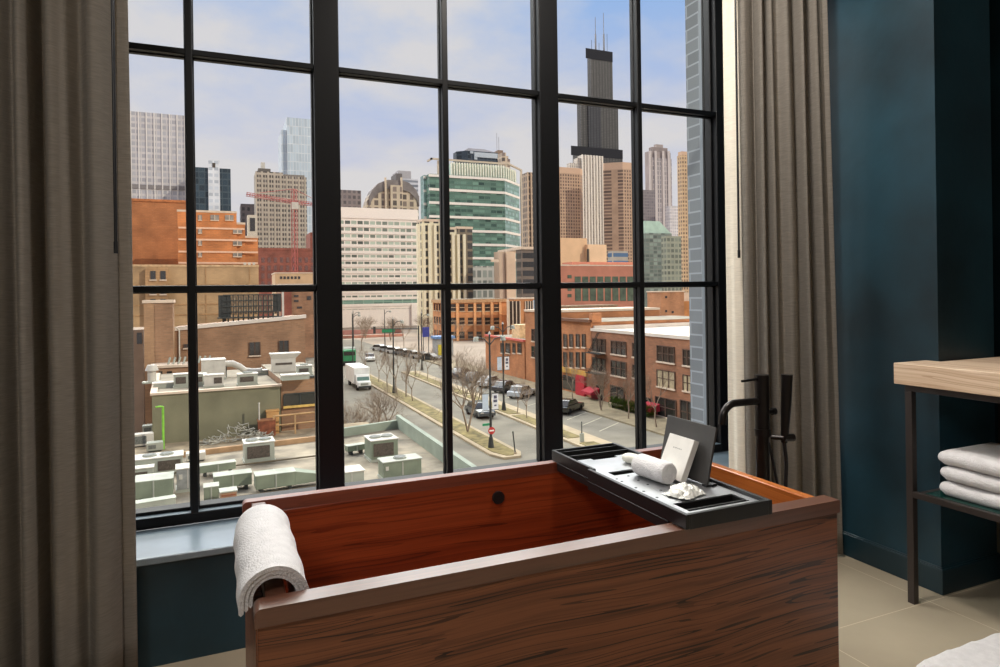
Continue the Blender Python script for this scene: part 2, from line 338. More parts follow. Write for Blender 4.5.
# brick reveal of the outer wall, right of the window
pier_mat = brick('grey_pier_brick', (116, 121, 128), (150, 157, 166), 1, .20, .068, ms=.005, var=.1)
rv = MB(); rv.box(2.425, 2.9, .12, .285, -2, 5)
struct('wall_outer', rv, pier_mat, 'grey painted brick reveal of the outer wall right of the window')
struct('trim_2', MB().box(2.400, 2.46, .10, .147, .2, 3.2), M('reveal_metal', (112, 120, 130), .5, 0, .05), 'grey metal flashing strip between window frame and brick reveal')

# ---- curtains
def curtain(name, label, path, z0, z1, amp, per, seed, fades=.02, warp=.5, taper=0, hem=None):
    r = random.Random(seed)
    L = [0]
    for a, b2 in zip(path, path[1:]): L.append(L[-1] + math.dist(a, b2))
    def pos(s):
        for i in range(len(path) - 1):
            if s <= L[i + 1] + 1e-9:
                t = (s - L[i]) / (L[i + 1] - L[i]); a, b2 = path[i], path[i + 1]
                d = Vector((b2[0] - a[0], b2[1] - a[1])).normalized()
                return Vector((a[0] + (b2[0] - a[0]) * t, a[1] + (b2[1] - a[1]) * t)), Vector((-d.y, d.x))
    n = int(L[-1] / .004); nz = 26; ph = [r.uniform(0, 6.28) for _ in range(6)]
    P = []
    for i in range(n + 1):
        s = min(L[-1], i * L[-1] / n); p, nn = pos(s); row = []
        for j in range(nz + 1):
            z = z0 + (z1 - z0) * j / nz; h = j / nz
            w = s / per * 2 * PI + warp * (1.3 * math.sin(s * 17 + ph[0]) + .9 * math.sin(s * 41 + ph[1])) + .25 * math.sin(h * 3 + s * 9 + ph[2])
            a = amp * (.75 + .35 * math.sin(s * 29 + ph[3])) * (1 - .18 * h)
            o = a * (math.sin(w) + .22 * math.sin(2 * w + ph[4])) + .004 * math.sin(7 * h + s * 60)
            fade = min(1, s / fades, (L[-1] - s) / .02); o *= .12 + .88 * fade * fade
            row.append((p.x + nn.x * o - taper * h * s / L[-1], p.y + nn.y * o, z))
        P.append(row)
    t = thing(name, label, 'curtain', (path[0][0], path[0][1], 0))
    off = (-path[0][0], -path[0][1], 0)
    if hem:                                  # leading edge strip coloured cream to stand for light falling on it
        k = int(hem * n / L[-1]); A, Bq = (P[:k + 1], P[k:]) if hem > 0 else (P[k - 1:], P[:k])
        MB().grid(A).build('lit_edge', lit_edge_mat, t, off, solid=.004)['label'] = 'leading edge coloured pale as if lit'
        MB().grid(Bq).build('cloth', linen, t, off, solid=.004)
    else: MB().grid(P).build('cloth', linen, t, off, solid=.004)
    return t
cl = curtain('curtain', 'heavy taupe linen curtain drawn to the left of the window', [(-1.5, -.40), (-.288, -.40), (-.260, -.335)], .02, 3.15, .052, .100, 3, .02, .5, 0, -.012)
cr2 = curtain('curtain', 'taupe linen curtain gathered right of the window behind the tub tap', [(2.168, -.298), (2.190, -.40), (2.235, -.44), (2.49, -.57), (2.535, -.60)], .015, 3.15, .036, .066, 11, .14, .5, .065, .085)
wd = thing('curtain_wand', 'thin dark pull wand hanging down the left curtain', 'curtain wand', (-.2779, -.492, 1.335))
MB().tube([(0, 0, 0), (0, 0, 1.78)], .0048, 10).build('rod', black_metal, wd); MB().cyl(0, 0, -.004, .03, .0062, 10).build('tip', black_metal, wd)

wd2 = thing('curtain_wand', 'short thin dark pull wand hanging down the right curtain edge', 'curtain wand', (2.1265, -.425, 1.344))
MB().tube([(0, 0, 0), (0, 0, 1.8)], .0048, 10).build('rod', black_metal, wd2); MB().cyl(0, 0, -.004, .03, .0062, 10).build('tip', black_metal, wd2)

# ---- bathtub
TX0, TX1, TY0, TY1, TZ = .0525, 1.609, -1.3604, -.6105, .60
tub = thing('bathtub', 'rectangular walnut and teak soaking tub in front of the window', 'bathtub', ((TX0 + TX1) / 2, (TY0 + TY1) / 2, 0))
def tp(name, mb, mat, **k): return mb.build(name, mat, tub, (-tub.location.x, -tub.location.y, 0), **k)
RT, BT = .036, .035     # rim height, board thickness
def rim_poly(x0, x1, r=.014):  # rim bar seen from the front with rounded left top corner
    pts = [(x0, TZ - RT), (x1, TZ - RT), (x1, TZ)]
    return pts + [(x0 + r - r * math.sin(a), TZ - r + r * math.cos(a)) for a in [i * PI / 12 for i in range(7)]]
tp('rim', MB().xprism(rim_poly(TX0, TX1), TY0, TY0 + .052), wood_rim, bevel=.003)
tp('rim', MB().xprism(rim_poly(TX0, TX1), TY1 - .0355, TY1), wood_rim_b, bevel=.003)
tp('side_panel', MB().box(TX0 + .006, TX1 - .004, TY0 + .006, TY0 + BT, .012, TZ - RT), wood_out, bevel=.003)
tp('side_panel', MB().box(TX0 + .064, TX1 - .012, TY1 - BT, TY1 - .006, .012, TZ - RT), wood_in, bevel=.003)
tp('end_panel', MB().box(TX0 + .024, TX0 + .064, TY0 + .052, TY1 - .0355, TZ - RT, TZ - .004).box(TX0 + .024, TX0 + .064, TY0 + BT, TY1 - .006, .012, TZ - RT), wood_rim, bevel=.003)
tp('end_panel', MB().box(TX1 - .052, TX1 - .02, TY0 + .052, TY1 - .045, .04, TZ - .006), wood_end, bevel=.003)
tp('end_cap', MB().box(TX1 - .03, TX1 - .012, TY0 + BT, TY1 - BT, .012, TZ - .012), wood_end, bevel=.002)
tp('end_cap', MB().box(TX0 + .004, TX0 + .024, TY0 + BT, TY1 - .006, .012, TZ - .045), wood_out, bevel=.002)
tp('tub_floor', MB().box(TX0 + .064, TX1 - .052, TY0 + BT, TY1 - BT, .06, .09), wood_in)
ov = MB().tube([(.857, TY1 - BT - .008, .508), (.857, TY1 - BT, .508)], .0215, 28); tp('overflow_cap', ov, black_metal)
tag(tub.children[-1], 'round black overflow cap')

# ---- folded towel over the left end
tw = thing('towel', 'thick folded white towel draped over the left end of the tub', 'towel', (.0965, -1.0, .598))
def arch(R, zl, zr, n=18):
    c = (.0945, .583); pts = [(c[0] - R * 1.02, zl), (c[0] - R * 1.01, (zl + c[1]) / 2)]
    pts += [(c[0] - R * math.cos(a), c[1] + R * math.sin(a)) for a in [PI * i / n for i in range(n + 1)]]
    return pts + [(c[0] + R * 1.01, (zr + c[1]) / 2), (c[0] + R * 1.02, zr)]
for li, (R0, R1, zl, zr) in enumerate(((.0595, .0685, .566, .500), (.051, .0588, .572, .508), (.043, .0502, .578, .516))):
    A, B = arch(R1, zl, zr), arch(R0, zl, zr)
    n = len(A); ys = [-1.292 + .435 * j / 24 for j in range(25)]
    mb = MB(); P = []
    ring = [Vector((a[0], 0, a[1])) for a in A] + [Vector(((A[-1][0] + B[-1][0]) / 2, 0, zr - .004))] + [Vector((b_[0], 0, b_[1])) for b_ in B[::-1]] + [Vector(((A[0][0] + B[0][0]) / 2, 0, zl - .004))]
    for y in ys:
        k = (y + 1.292) / .435
        P.append([(p.x + .0015 * math.sin(y * 40 + p.z * 60) - .0965, y + 1.0 + li * .002, p.z - .598 - .008 * (1 if p.z < .56 else 0) * math.sin(k * 3)) for p in ring + [ring[0]]])
    mb.grid(P[::-1])
    mb.add(P[0], [list(range(len(ring)))], 0); mb.add(P[-1], [list(range(len(ring)))[::-1]], 0)
    mb.build('fold' if li else 'outer_fold', towel_mat, tw)

# ---- bath tray
TRX0, TRX1, TRY0, TRY1 = 1.066, 1.337, -1.374, -.622
tray = thing('bath_tray', 'black metal bath tray lying across the right end of the tub', 'bath tray', ((TRX0 + TRX1) / 2, -.99, TZ))
def trp(name, mb, mat=tray_mat, **k): return mb.build(name, mat, tray, (-tray.location.x, -tray.location.y, -TZ), **k)
ZT, ZP = .640, .630
def open_box(x0, x1, y0, y1, z0, z1, t=.002):
    return MB().box(x0, x1, y0, y1, z0, z0 + t).box(x0 - t, x0, y0, y1, z0, z1).box(x1, x1 + t, y0, y1, z0, z1).box(x0, x1, y0 - t, y0, z0, z1).box(x0, x1, y1, y1 + t, z0, z1)
ys_ = -.905
# far sleeve (slightly wider)
trp('sleeve', MB().box(TRX0 + .01, TRX0 + .02, ys_, TRY1, .603, ZT).box(TRX0 + .01, TRX0 + .02, ys_, TY1 - .05, .575, .603).box(TRX1 - .012, TRX1, ys_, TRY1, .602, ZT).box(TRX0 + .02, TRX1 - .012, TRY1 - .01, TRY1, .603, ZT), bevel=.0015)
trp('compartment', MB().box(TRX0 + .02, TRX1 - .012, -.72, TRY1 - .01, .603, .606).box(TRX0 + .02, TRX1 - .012, -.725, -.719, .603, ZT - .002).box(TRX0 + .02, TRX1 - .012, -.655, -.650, .606, ZT - .004), well_mat)
dk = MB(); dk.box(TRX0 + .02, TRX1 - .012, ys_, -.775, ZP - .004, ZP); dk.box(TRX0 + .02, TRX0 + .09, -.775, -.755, ZP - .004, ZP); dk.box(TRX1 - .085, TRX1 - .012, -.775, -.755, ZP - .004, ZP)
trp('sleeve_deck', dk, deck_mat)
trp('well', open_box(TRX0 + .022, TRX1 - .014, -.773, -.727, .604, .6258), well_mat)
# near body
trp('body', MB().box(TRX0 - .006, TRX0 + .006, TRY0, ys_ + .01, .603, ZT).box(TRX0 - .006, TRX0 + .006, TY0 + .06, ys_ + .01, .575, .603).box(TRX1 - .006, TRX1 + .006, TRY0, ys_ + .01, .602, ZT).box(TRX0 + .006, TRX1 - .006, TRY0, TRY0 + .012, .602, ZT), bevel=.0015)
dk = MB(); dk.box(TRX0 + .006, TRX1 - .006, -1.262, -.965, ZP - .004, ZP); dk.box(TRX0 + .006, TRX0 + .04, -1.33, -1.262, ZP - .004, ZP); dk.box(TRX1 - .03, TRX1 - .006, -1.33, -1.262, ZP - .004, ZP); dk.box(TRX0 + .006, TRX0 + .05, -.965, ys_, ZP - .004, ZP); dk.box(TRX0 + .05, TRX1 - .006, -.925, ys_, ZP - .004, ZP); dk.box(TRX0 + .006, TRX1 - .006, -1.36, -1.33, ZP - .004, ZP)
for i, (hx, hy) in enumerate([(x_, y_) for y_ in (-1.0, -1.04, -1.10, -1.15, -1.2) for x_ in (.035, .085, .135)]):
    dk.tube([(TRX0 + hx, hy + .012 * (i % 2), ZP - .001), (TRX0 + hx, hy + .012 * (i % 2), ZP + .0004)], .0042, 12, 1)
trp('deck', dk, [deck_mat, M('hole_dark', (5, 5, 5), .9, 0, 0)])
trp('trough', open_box(TRX0 + .04, TRX1 - .03, -1.33, -1.262, .603, .6258).box(TRX0 + .04, TRX1 - .03, -1.317, -1.312, .605, ZP - .001), well_mat)
trp('trough', open_box(TRX0 + .05, TRX1 - .008, -.965, -.925, .604, .6258), well_mat)
# leaf (book rest) leaning back on the tray
lf = thing('book_stand', 'charcoal upright panel standing on the bath tray behind a white card', 'book stand', (1.292, -1.068, ZP))
MB().add([(-.003, -.113, .004), (-.003, .113, .004), (.034, .113, .168), (.034, -.113, .168), (.004, -.113, .002), (.004, .113, .002), (.041, .113, .166), (.041, -.113, .166)],
         [(0, 3, 2, 1), (4, 5, 6, 7), (0, 1, 5, 4), (3, 7, 6, 2), (0, 4, 7, 3), (1, 2, 6, 5)]).build('panel', leaf_mat, lf, bevel=.001)
MB().box(-.01, .03, -.118, -.100, .0005, .006).tube([(.012, -.122, .004), (.012, -.112, .004)], .004, 10).build('hinge', tray_mat, lf)
MB().box(-.01, .03, .100, .116, .0005, .006).build('hinge', tray_mat, lf)
# white box card leaning on the panel
bk = thing('card_box', 'slim white card box leaning on the charcoal stand, small grey print on it', 'box', (1.262, -1.06, ZP))
bk.rotation_euler = (0, 0, 0)
MB().box(-.010, .010, -.058, .058, 0, .128).build('box', paper_mat, bk, bevel=.001)
pr = MB()
for i in range(9): pr.box(-.0104, -.0101, .018 - .0045 * i, .0205 - .0045 * i - (.0008 if i % 3 else 0), .088 + (.001 if i % 2 else 0), .0915)
pr.build('print', ink_mat, bk)
bk.rotation_euler = (0, .43, 0); bk.location = (1.2425, -1.075, ZP + .005)
# rolled washcloth
rw = thing('washcloth', 'rolled white washcloth lying on the bath tray', 'washcloth', (1.196, -1.055, ZP + .0006))
mb = MB(); R = .033; yy = [-.066 + .132 * i / 16 for i in range(17)]; P = []
for y in yy:
    ed = max(0, 1 - (.066 - abs(y)) / .010); rr = R * (1 - .10 * ed * ed)
    P.append([((rr + .0006 * math.sin(9 * a + y * 80)) * math.cos(a), y, R + (rr + .0005 * math.sin(5 * a + y * 60)) * math.sin(a)) for a in [2 * PI * j / 32 for j in range(33)]])
mb.grid(P).add(P[0], [list(range(32))]).add(P[-1], [list(range(32))[::-1]]); mb.build('roll', towel_mat, rw)
sp = [(.0285 * (1 - k / 70 * .85) * math.cos(k * .29), -.0662, R + .0285 * (1 - k / 70 * .85) * math.sin(k * .29)) for k in range(64)]
MB().tube(sp, .0016, 6).build('rolled_edge', towel_mat, rw)
rw.rotation_euler = (0, 0, .12)
# soap and wrapped packet
def ellipsoid(a, b2, c, n=20, m_=12, p=1.0, noise_=0, seed=0):
    r = random.Random(seed); P = []
    for i in range(m_ + 1):
        th = PI * i / m_; P.append([])
        for j in range(n + 1):
            ph = 2 * PI * (j % n) / n; s = math.sin(th)
            k = 1 + noise_ * math.sin(3 * ph + seed) * math.sin(4 * th + seed * 2)
            cxx = math.copysign(abs(math.cos(ph)) ** p, math.cos(ph)) * s; syy = math.copysign(abs(math.sin(ph)) ** p, math.sin(ph)) * s
            P[-1].append((a * k * cxx, b2 * k * syy, c * k * math.copysign(abs(math.cos(th)) ** p, math.cos(th))))
    return MB().grid(P)
so = tag(ellipsoid(.021, .035, .0165, p=.75).build('soap_bar', soap_mat, None, (1.245, -.868, ZP + .0165), .35), 'small pale oval soap bar at the far end of the bath tray', 'soap')
pk = MB(); r = random.Random(5); P = []
nx_, ny_ = 13, 11
for i in range(nx_):
    P.append([])
    for j in range(ny_):
        u, v = i / (nx_ - 1) * 2 - 1, j / (ny_ - 1) * 2 - 1; h = max(0, (1 - abs(u) ** 2.2) * (1 - abs(v) ** 2.4))
        e_ = i in (0, nx_ - 1) or j in (0, ny_ - 1)
        P[-1].append((u * .048 + r.uniform(-.004, .004), v * .040 + r.uniform(-.004, .004), .0025 + (.0 if e_ else .027 * h ** .7 + r.uniform(-.0045, .0045)) + (r.uniform(0, .004) if e_ else 0)))
pk.grid(P, smooth=False)
tag(pk.build('wrapped_packet', wrap_mat, None, (1.182, -1.214, ZP), .3, solid=.001), 'crinkled clear wrapped white packet at the near end of the bath tray', 'packet')

# ---- tub filler
fx, fy = 1.728, -.952
tf = thing('tub_filler', 'black floor standing tub tap with hand shower beside the right curtain', 'tap', (fx, fy, 0))
MB().cyl(0, 0, 0, .012, .055, 28).build('base_plate', faucet_mat, tf, bevel=.002)
MB().cyl(0, 0, .012, .690, .0225, 24).build('lower_column', faucet_mat, tf, bevel=.002)
MB().cyl(0, 0, .690, .716, .0275, 24).build('collar', faucet_mat, tf, bevel=.004)
MB().cyl(0, 0, .716, .903, .0245, 24).build('valve_body', faucet_mat, tf, bevel=.003)
pts = [(-.015, 0, .813), (-.12, 0, .813)] + [(-.12 - .055 * math.sin(a), 0, .758 + .055 * math.cos(a)) for a in [PI / 2 * i / 8 for i in range(1, 9)]] + [(-.176, 0, .745)]
MB().tube(pts, .0125, 16).build('spout', faucet_mat, tf)
MB().tube([(-.01, 0, .889), (-.096, -.008, .887)], [.005, .0042], 12).build('lever', faucet_mat, tf)
MB().tube([(.02, 0, .771), (.045, 0, .771)], .0075, 12).tube([(.045, 0, .771), (.058, 0, .771)], .013, 14).build('diverter', faucet_mat, tf)
MB().tube([(.02, -.018, .688), (.045, -.05, .688)], .009, 12).tube([(.045, -.05, .688), (.082, -.058, .688)], .0135, 14).build('holder', faucet_mat, tf)
hs = MB().tube([(.050, -.048, .672), (.052, -.048, .70), (.058, -.050, .80), (.063, -.051, .905)], [.011, .0135, .0175, .0195], 18)
hs = hs.build('hand_shower', faucet_mat, tf); 
hz = [(.050, -.048, .674), (.056, -.05, .60), (.052, -.05, .53), (.045, -.052, .44), (.02, -.055, .33), (.01, -.05, .2), (.02, -.045, .1), (.035, -.02, .02)]
hz2 = []
for i in range(len(hz) - 1):
    for k in range(5):
        t = k / 5; p0, p1, p2, p3 = (Vector(hz[max(i - 1, 0)]), Vector(hz[i]), Vector(hz[i + 1]), Vector(hz[min(i + 2, len(hz) - 1)]))
        hz2.append(.5 * ((2 * p1) + (-p0 + p2) * t + (2 * p0 - 5 * p1 + 4 * p2 - p3) * t * t + (-p0 + 3 * p1 - 3 * p2 + p3) * t ** 3))
MB().tube(hz2, .0062, 10).build('hose', black_metal, tf)
MB().tube([(.028, 0, .665), (.036, -.01, .60), (.05, -.015, .52), (.075, -.02, .44), (.06, -.02, .25), (.03, -.01, .02)], .005, 8).build('supply_hose', black_metal, tf)

# ---- vanity table with towels
VX, VY = 2.378, -1.022
vt = thing('vanity_table', 'pale oak vanity top on a slim black metal frame by the teal pier', 'table', (2.66, -1.75, 0))
table_metal = M('table_bronze_steel', (56, 49, 46), .4, .3, .08, 8)
def vp(name, mb, mat=table_metal, **k): return mb.build(name, mat, vt, (-2.66, 1.75, 0), **k)
vp('tabletop', MB().prism([(VX, -2.5), (2.95, -2.5), (2.95, -1.022), (2.564, -1.022), (2.564, -.965), (VX, -.965)], .830, .910), wood_top, bevel=.002)
lx = VX + .018
for x_, y_ in ((lx, -1.022), (2.90, -1.057), (lx, -2.46), (2.90, -2.46)): vp('leg', MB().box(x_, x_ + .026, y_, y_ + .026, 0, .806), bevel=.001)
vp('top_rail', MB().box(lx, lx + .026, -2.46, -.996, .806, .830).box(lx + .026, 2.926, -1.057, -1.031, .806, .830).box(2.90, 2.926, -2.46, -1.057, .806, .830).box(lx + .026, 2.90, -2.46, -2.434, .806, .830), bevel=.001)
vp('shelf_frame', MB().box(lx, lx + .02, -2.434, -1.022, .405, .428).box(2.906, 2.926, -2.434, -1.057, .405, .428).box(lx + .02, 2.906, -1.055, -1.035, .405, .428).box(lx + .02, 2.906, -2.455, -2.435, .405, .428), bevel=.001)
vp('shelf', MB().box(lx + .02, 2.906, -2.434, -1.057, .418, .429), glass_shelf)
pos3 = ['bottom', 'middle', 'topmost']
for i in range(3):
    z0 = .4295 + .0575 * i; h = .0545
    P = []; n = 40; ln, wd_ = .36, .30
    # folded bath towel: rounded fold facing the room
    prof = []
    for k in range(13): a = -PI / 2 - PI * k / 12; prof.append((-wd_ / 2 + h / 2 + h / 2 * math.cos(a), h / 2 + h / 2 * math.sin(a)))
    prof += [(wd_ / 2 - .01, h), (wd_ / 2, h * .5), (wd_ / 2 - .01, 0)]
    ny2 = 18
    for j in range(ny2 + 1):
        y = -ln / 2 + ln * j / ny2; ed = max(0, 1 - (ln / 2 - abs(y)) / .02)
        P.append([(x_ * (1 - .06 * ed) + .002 * math.sin(y * 30 + i * 2), y * (1 - 0 * ed), h / 2 + (z_ - h / 2) * (1 - .35 * ed * ed) + .0015 * math.sin(y * 25 + x_ * 20 + i)) for x_, z_ in prof + [prof[0]]])
    mb = MB().grid(P[::-1]); L = len(prof); mb.add(P[0], [list(range(L))]); mb.add(P[-1], [list(range(L))[::-1]])
    o = mb.build('bath_towel', towel_mat, None, (2.585 - .004 * i, -1.095 - ln / 2 - .004 * (i % 2) + .003, z0))
    tag(o, f'folded white bath towel, {pos3[i]} of the stack on the vanity shelf', 'towel', 'folded towels on the vanity shelf')
# white bath mat on the floor
P = []
ML, MW = .62, 1.1
for i in range(31):
    P.append([])
    for j in range(41):
        u, v = i / 30 * 2 - 1, j / 40 * 2 - 1; e_ = max(abs(u), abs(v)) 
        edge = (1 - max(0, (abs(u) - .95) / .05) ** 2) * (1 - max(0, (abs(v) - .96) / .04) ** 2)
        cx_ = 1 - .03 * (abs(u) ** 6) * (abs(v) ** 6)
        P[-1].append((u * ML / 2 * cx_ + .004 * math.sin(j * .9), v * MW / 2 * cx_ + .003 * math.sin(i * 1.1), .002 + .028 * math.sqrt(max(0, edge)) + .0015 * math.sin(i * 2.1 + j * 1.3)))
tag(MB().grid(P).build('bath_mat', towel_mat, None, (2.305, -1.835, 0), 0), 'thick white terry bath mat lying on the beige floor tiles', 'bath mat')

# ================================================================== THE CITY
def bcoord(px_l, px_r, Y, rot=0):
    L = atY(px_l, hor(px_l), Y); d = ray(px_r); dx, dy = math.cos(rot), math.sin(rot)
    # L + t*(dx,dy) = CAM + k*d
    den = dx * -d.y + dy * d.x
    bx, by = CAM.x - L.x, CAM.y - L.y
    t = (bx * -d.y + by * d.x) / den
    return L, t
def ray_h(px): return ray(px, hor(px))
def span(px_l, px_r, Y, rot=0):
    L = atY(px_l, hor(px_l), Y); d = ray_h(px_r); dx, dy = math.cos(rot), math.sin(rot)
    den = -dx * d.y + dy * d.x; bx, by = CAM.x - L.x, CAM.y - L.y
    return L, (-bx * d.y + by * d.x) / den
class Bld:
    """a building whose front face spans two picture columns at distance Y; local x along the front, y away, z up from the street"""
    def __init__(s, name, label, px_l, px_r, Y, rot=0, cat='building', group=None, base=GZ, dep=None):
        s.px0 = px_l; s.Y = Y
        if dep:                          # px_l is the far edge of the side wall that shows: bring the front corner to its place
            px_l = 220 + (px_l - 220) * (1 + s.cap(px_l, dep) / (Y + 2.7))
        L, s.w = span(px_l, px_r, Y, rot); s.rot = rot; s.L = L; s.base = base
        s.root = thing(name, label, cat, (L.x, L.y, base), group, rot)
        s.dx, s.dy = math.cos(rot), math.sin(rot)
    def cap(s, px, dep): return dep if px < 240 else min(dep, max(4.5, 6 * s.Y / (px - 220)))
    def xz(s, px, py, off=0):       # picture point on the front plane (shifted back by off) -> local x, local z
        d = ray(px, py); ox, oy = s.L.x - s.dy * off, s.L.y + s.dx * off
        den = -s.dx * d.y + s.dy * d.x; bx, by = CAM.x - ox, CAM.y - oy
        t = (-bx * d.y + by * d.x) / den; k = (s.dx * by - s.dy * bx) / den
        k = ((ox + t * s.dx - CAM.x) / d.x) if abs(d.x) > abs(d.y) else ((oy + t * s.dy - CAM.y) / d.y)
        return t, CAM.z + k * d.z - s.base
    def z(s, py, px=None, off=0):
        return s.xz(px if px is not None else 500, py, off)[1] if px is not None else None
    def part(s, name, mb, mat, **k): return mb.build(name, mat, s.root, **k)
    def block(s, name, px_l, px_r, py, mat, y0=0, dep=20, z0=0, trim=None, pm=None, tz=.6, ov=.15):
        dep = s.cap(px_l, dep)
        xl, zt = s.xz(px_l, py, y0); xr, _ = s.xz(px_r, py, y0)
        if px_l == s.px0 and y0 == 0: xl = 0
        elif px_l > 240 and s.Y > 1000: xl = min(xr - 1, s.xz(220 + (px_l - 220) * (1 + dep / (s.Y + y0 + 2.7)), py, y0)[0])
        zt = s.xz((px_l + px_r) / 2, py, y0)[1]
        o = s.part(name, MB().box(xl, xr, y0, y0 + dep, z0, zt), mat)
        if trim: s.part(trim, MB().box(xl - ov, xr + ov, y0 - ov, y0 + dep + ov, zt, zt + tz), pm or mat)
        return xl, xr, zt

roof_gravel = M('pale_roof_gravel', (146, 136, 120), .95, 0, .10, .6)
roof_white = M('white_roof_membrane', (210, 198, 186), .9, 0, .05, .5)
coping = M('pale_coping_stone', (206, 186, 166), .9, 0, .05, 1)
metal_grey = M('roof_plant_metal', (158, 160, 148), .5, 0, .06, 1.2)
metal_white = M('white_roof_plant', (190, 184, 174), .55, 0, .05, 1.5)
metal_green = M('sage_duct_metal', (118, 126, 108), .55, 0, .10, 1.0)
grille_dark = M('dark_grille', (78, 68, 60), .7, 0, .2, 12)
fan_dark = M('fan_grille', (96, 98, 94), .6, 0, .2, 14)
rust = M('rusty_brown', (124, 72, 50), .9, 0, .25, 3)
asphalt = M('street_asphalt', (118, 112, 99), .9, 0, .10, .35)
concrete = M('pale_concrete', (164, 148, 122), .9, 0, .08, .6)
grass_m = M('dry_spring_grass', (116, 104, 66), .95, 0, .25, 1.2)
city_g = M('city_ground', (156, 140, 124), .95, 0, .12, .05)
win_dark = glassy('window_glass_dark', (50, 46, 44), .12)
win_frame = M('window_frame_cream', (188, 164, 136), .8, 0, .05)
win_frame_d = M('window_frame_brown', (84, 62, 50), .8, 0, .08)
steel_dark = M('dark_painted_steel', (52, 54, 52), .6, 0, .1, 2)
bark = M('grey_brown_bark', (146, 128, 110), .95, 0, .15, 3)

# ---- ground, road, kerbs
def gstruct(name, mb, mat, label): return tag(mb.build(name, mat), label, 'street', None, 'structure')
gstruct('city_ground', MB().box(-900, 1300, 2, 2400, GZ - .5, GZ - .02), city_g, 'pale ground of the city blocks')
def strip(x0, x1, y0, y1, z0=GZ - .015, z1=GZ): return MB().box(x0, x1, y0, y1, z0, z1)
gstruct('road', strip(11.6, 36.3, 20, 190), asphalt, 'grey asphalt avenue running away between the low blocks')
kw = .32
def island(x0, x1, y0, y1, tip):
    pts = [(x0, y1), (x0, y0 + tip), (x0 + tip * .35, y0), (x1 - tip * .35, y0), (x1, y0 + tip * .8), (x1, y1)]
    return pts
def inset(p, d):
    cx_, cy_ = sum(q[0] for q in p) / len(p), sum(q[1] for q in p) / len(p)
    return [(q[0] + (d if q[0] < cx_ else -d), q[1] + (d if q[1] < cy_ else -d)) for q in p]
isl = island(19.6, 22.2, 44.4, 108, 1.6)
gstruct('kerb', MB().prism(isl, GZ - .02, GZ + .18), concrete, 'pale concrete kerb round the grassy median')
tag(MB().prism(inset(isl, .42), GZ, GZ + .22).build('median_grass', grass_m), 'dry grass on the long median with the stop sign at its tip', 'grass', None, 'stuff')
isl2 = island(27.4, 30.4, 40, 104, 1.2)
gstruct('kerb_strip', MB().prism(isl2, GZ - .02, GZ + .18), concrete, 'pale concrete kerb and path round the second planted strip')
mb = MB()
for y0, y1 in ((41, 46), (48, 60), (60.8, 75), (76, 102)): mb.box(27.8, 29.2, y0, y1, GZ, GZ + .22)
tag(mb.build('strip_grass', grass_m), 'dry grass on the narrow strip beside the service road', 'grass', None, 'stuff')
gstruct('pavement', strip(36.3, 41.3, 20, 150, GZ - .02, GZ + .16), M('paving', (136, 123, 98), .9, 0, .12, .8), 'tan pavement in front of the brick shop row')
mb = MB()
for i in range(9): mb.add([(32.3, 50 + i * 3.1, GZ + .006), (36.1, 52.6 + i * 3.1, GZ + .006), (36.1, 52.75 + i * 3.1, GZ + .006), (32.3, 50.15 + i * 3.1, GZ + .006)], [(0, 1, 2, 3)])
gstruct('road_markings', mb, M('road_paint', (178, 170, 148), .8, 0, .05), 'white angled parking lines on the service road')

# ---- far towers, wall colours made paler to stand for haze ------------------------------------------------------
def tower(name, label, px_l, px_r, py, Y, dep, mat, group=None, cap=None, capm=None):
    B = Bld(name, label, px_l, px_r, Y, group=group, dep=dep)
    dep = B.cap(px_l, dep)
    xl, xr, zt = B.block('tower', px_l, px_r, py, mat, dep=dep)
    if cap: B.part('roof_cap', MB().box(xl + .5, xr - .5, .5, dep - .5, zt, zt + cap), capm or mat)
    B.zt = zt; B.dep = dep
    return B
f_pale = facade('pale_slab_facade', (196, 190, 190), (172, 170, 176), 2.6, 3.4, .80, .62, var=.08)
B = tower('office_tower', 'broad pale grey office slab above the plain orange brick block at far left', 96, 187, 112, 420, 40, f_pale)
mb = MB()
for i in range(14): x_ = i * B.w / 13; mb.box(x_ - .3, x_ + .3, -.6, 0, 0, B.zt)
B.part('fins', mb, M('pale_fin', (216, 210, 206), .8, 0, .03))
B.part('plant_band', MB().box(0, B.w, -.5, 0, B.xz(150, 189)[1], B.xz(150, 185)[1]), M('band_grey', (128, 122, 122), .7, 0, .05))
f_dkg = facade('dark_glass_facade', (66, 78, 86), (50, 64, 74), 3.0, 3.6, .86, .8, var=.25, rough=.12)
B = tower('dark_glass_tower', 'dark glass tower with a white central stripe behind the stepped orange building', 196, 230.5, 168, 400, 24, f_dkg)
xl, z1 = B.xz(208, 160.5); xr, _ = B.xz(219.5, 160.5)
B.part('white_core', MB().box(xl, xr, -1.5, 14, 0, z1), facade('white_core', (216, 218, 224), (190, 196, 206), 3, 3.6, .7, .5, var=.1))
B.part('core_vent', MB().box(xl + 2.2, xr - 2.2, -1.8, -1.4, z1 - 4, z1 - 1.5), grille_dark)
f_dbr = facade('charcoal_brick_facade', (88, 80, 84), (60, 56, 60), 3, 3.6, .5, .6)
tower('dark_brick_tower', 'small charcoal tower left of the grey gridded slab', 241, 258, 204, 430, 20, f_dbr)
B = tower('framed_block', 'little pale framed block at the foot of the charcoal tower', 248, 257, 215, 300, 8, M('pale_frame', (196, 186, 170), .8)); 
xa, za = B.xz(250, 231); xb, zb_ = B.xz(255, 218); B.part('opening', MB().box(xa, xb, -.2, .1, za, zb_), win_dark)
f_grid = facade('grey_grid_facade', (178, 166, 152), (96, 88, 84), 2.8, 2.3, .66, .55, var=.25)
B = tower('gridded_slab', 'grey brown slab with a fine pale window grid behind the red crane', 255.5, 306.5, 176, 330, 18, f_grid)
zt = B.zt
mb = MB()
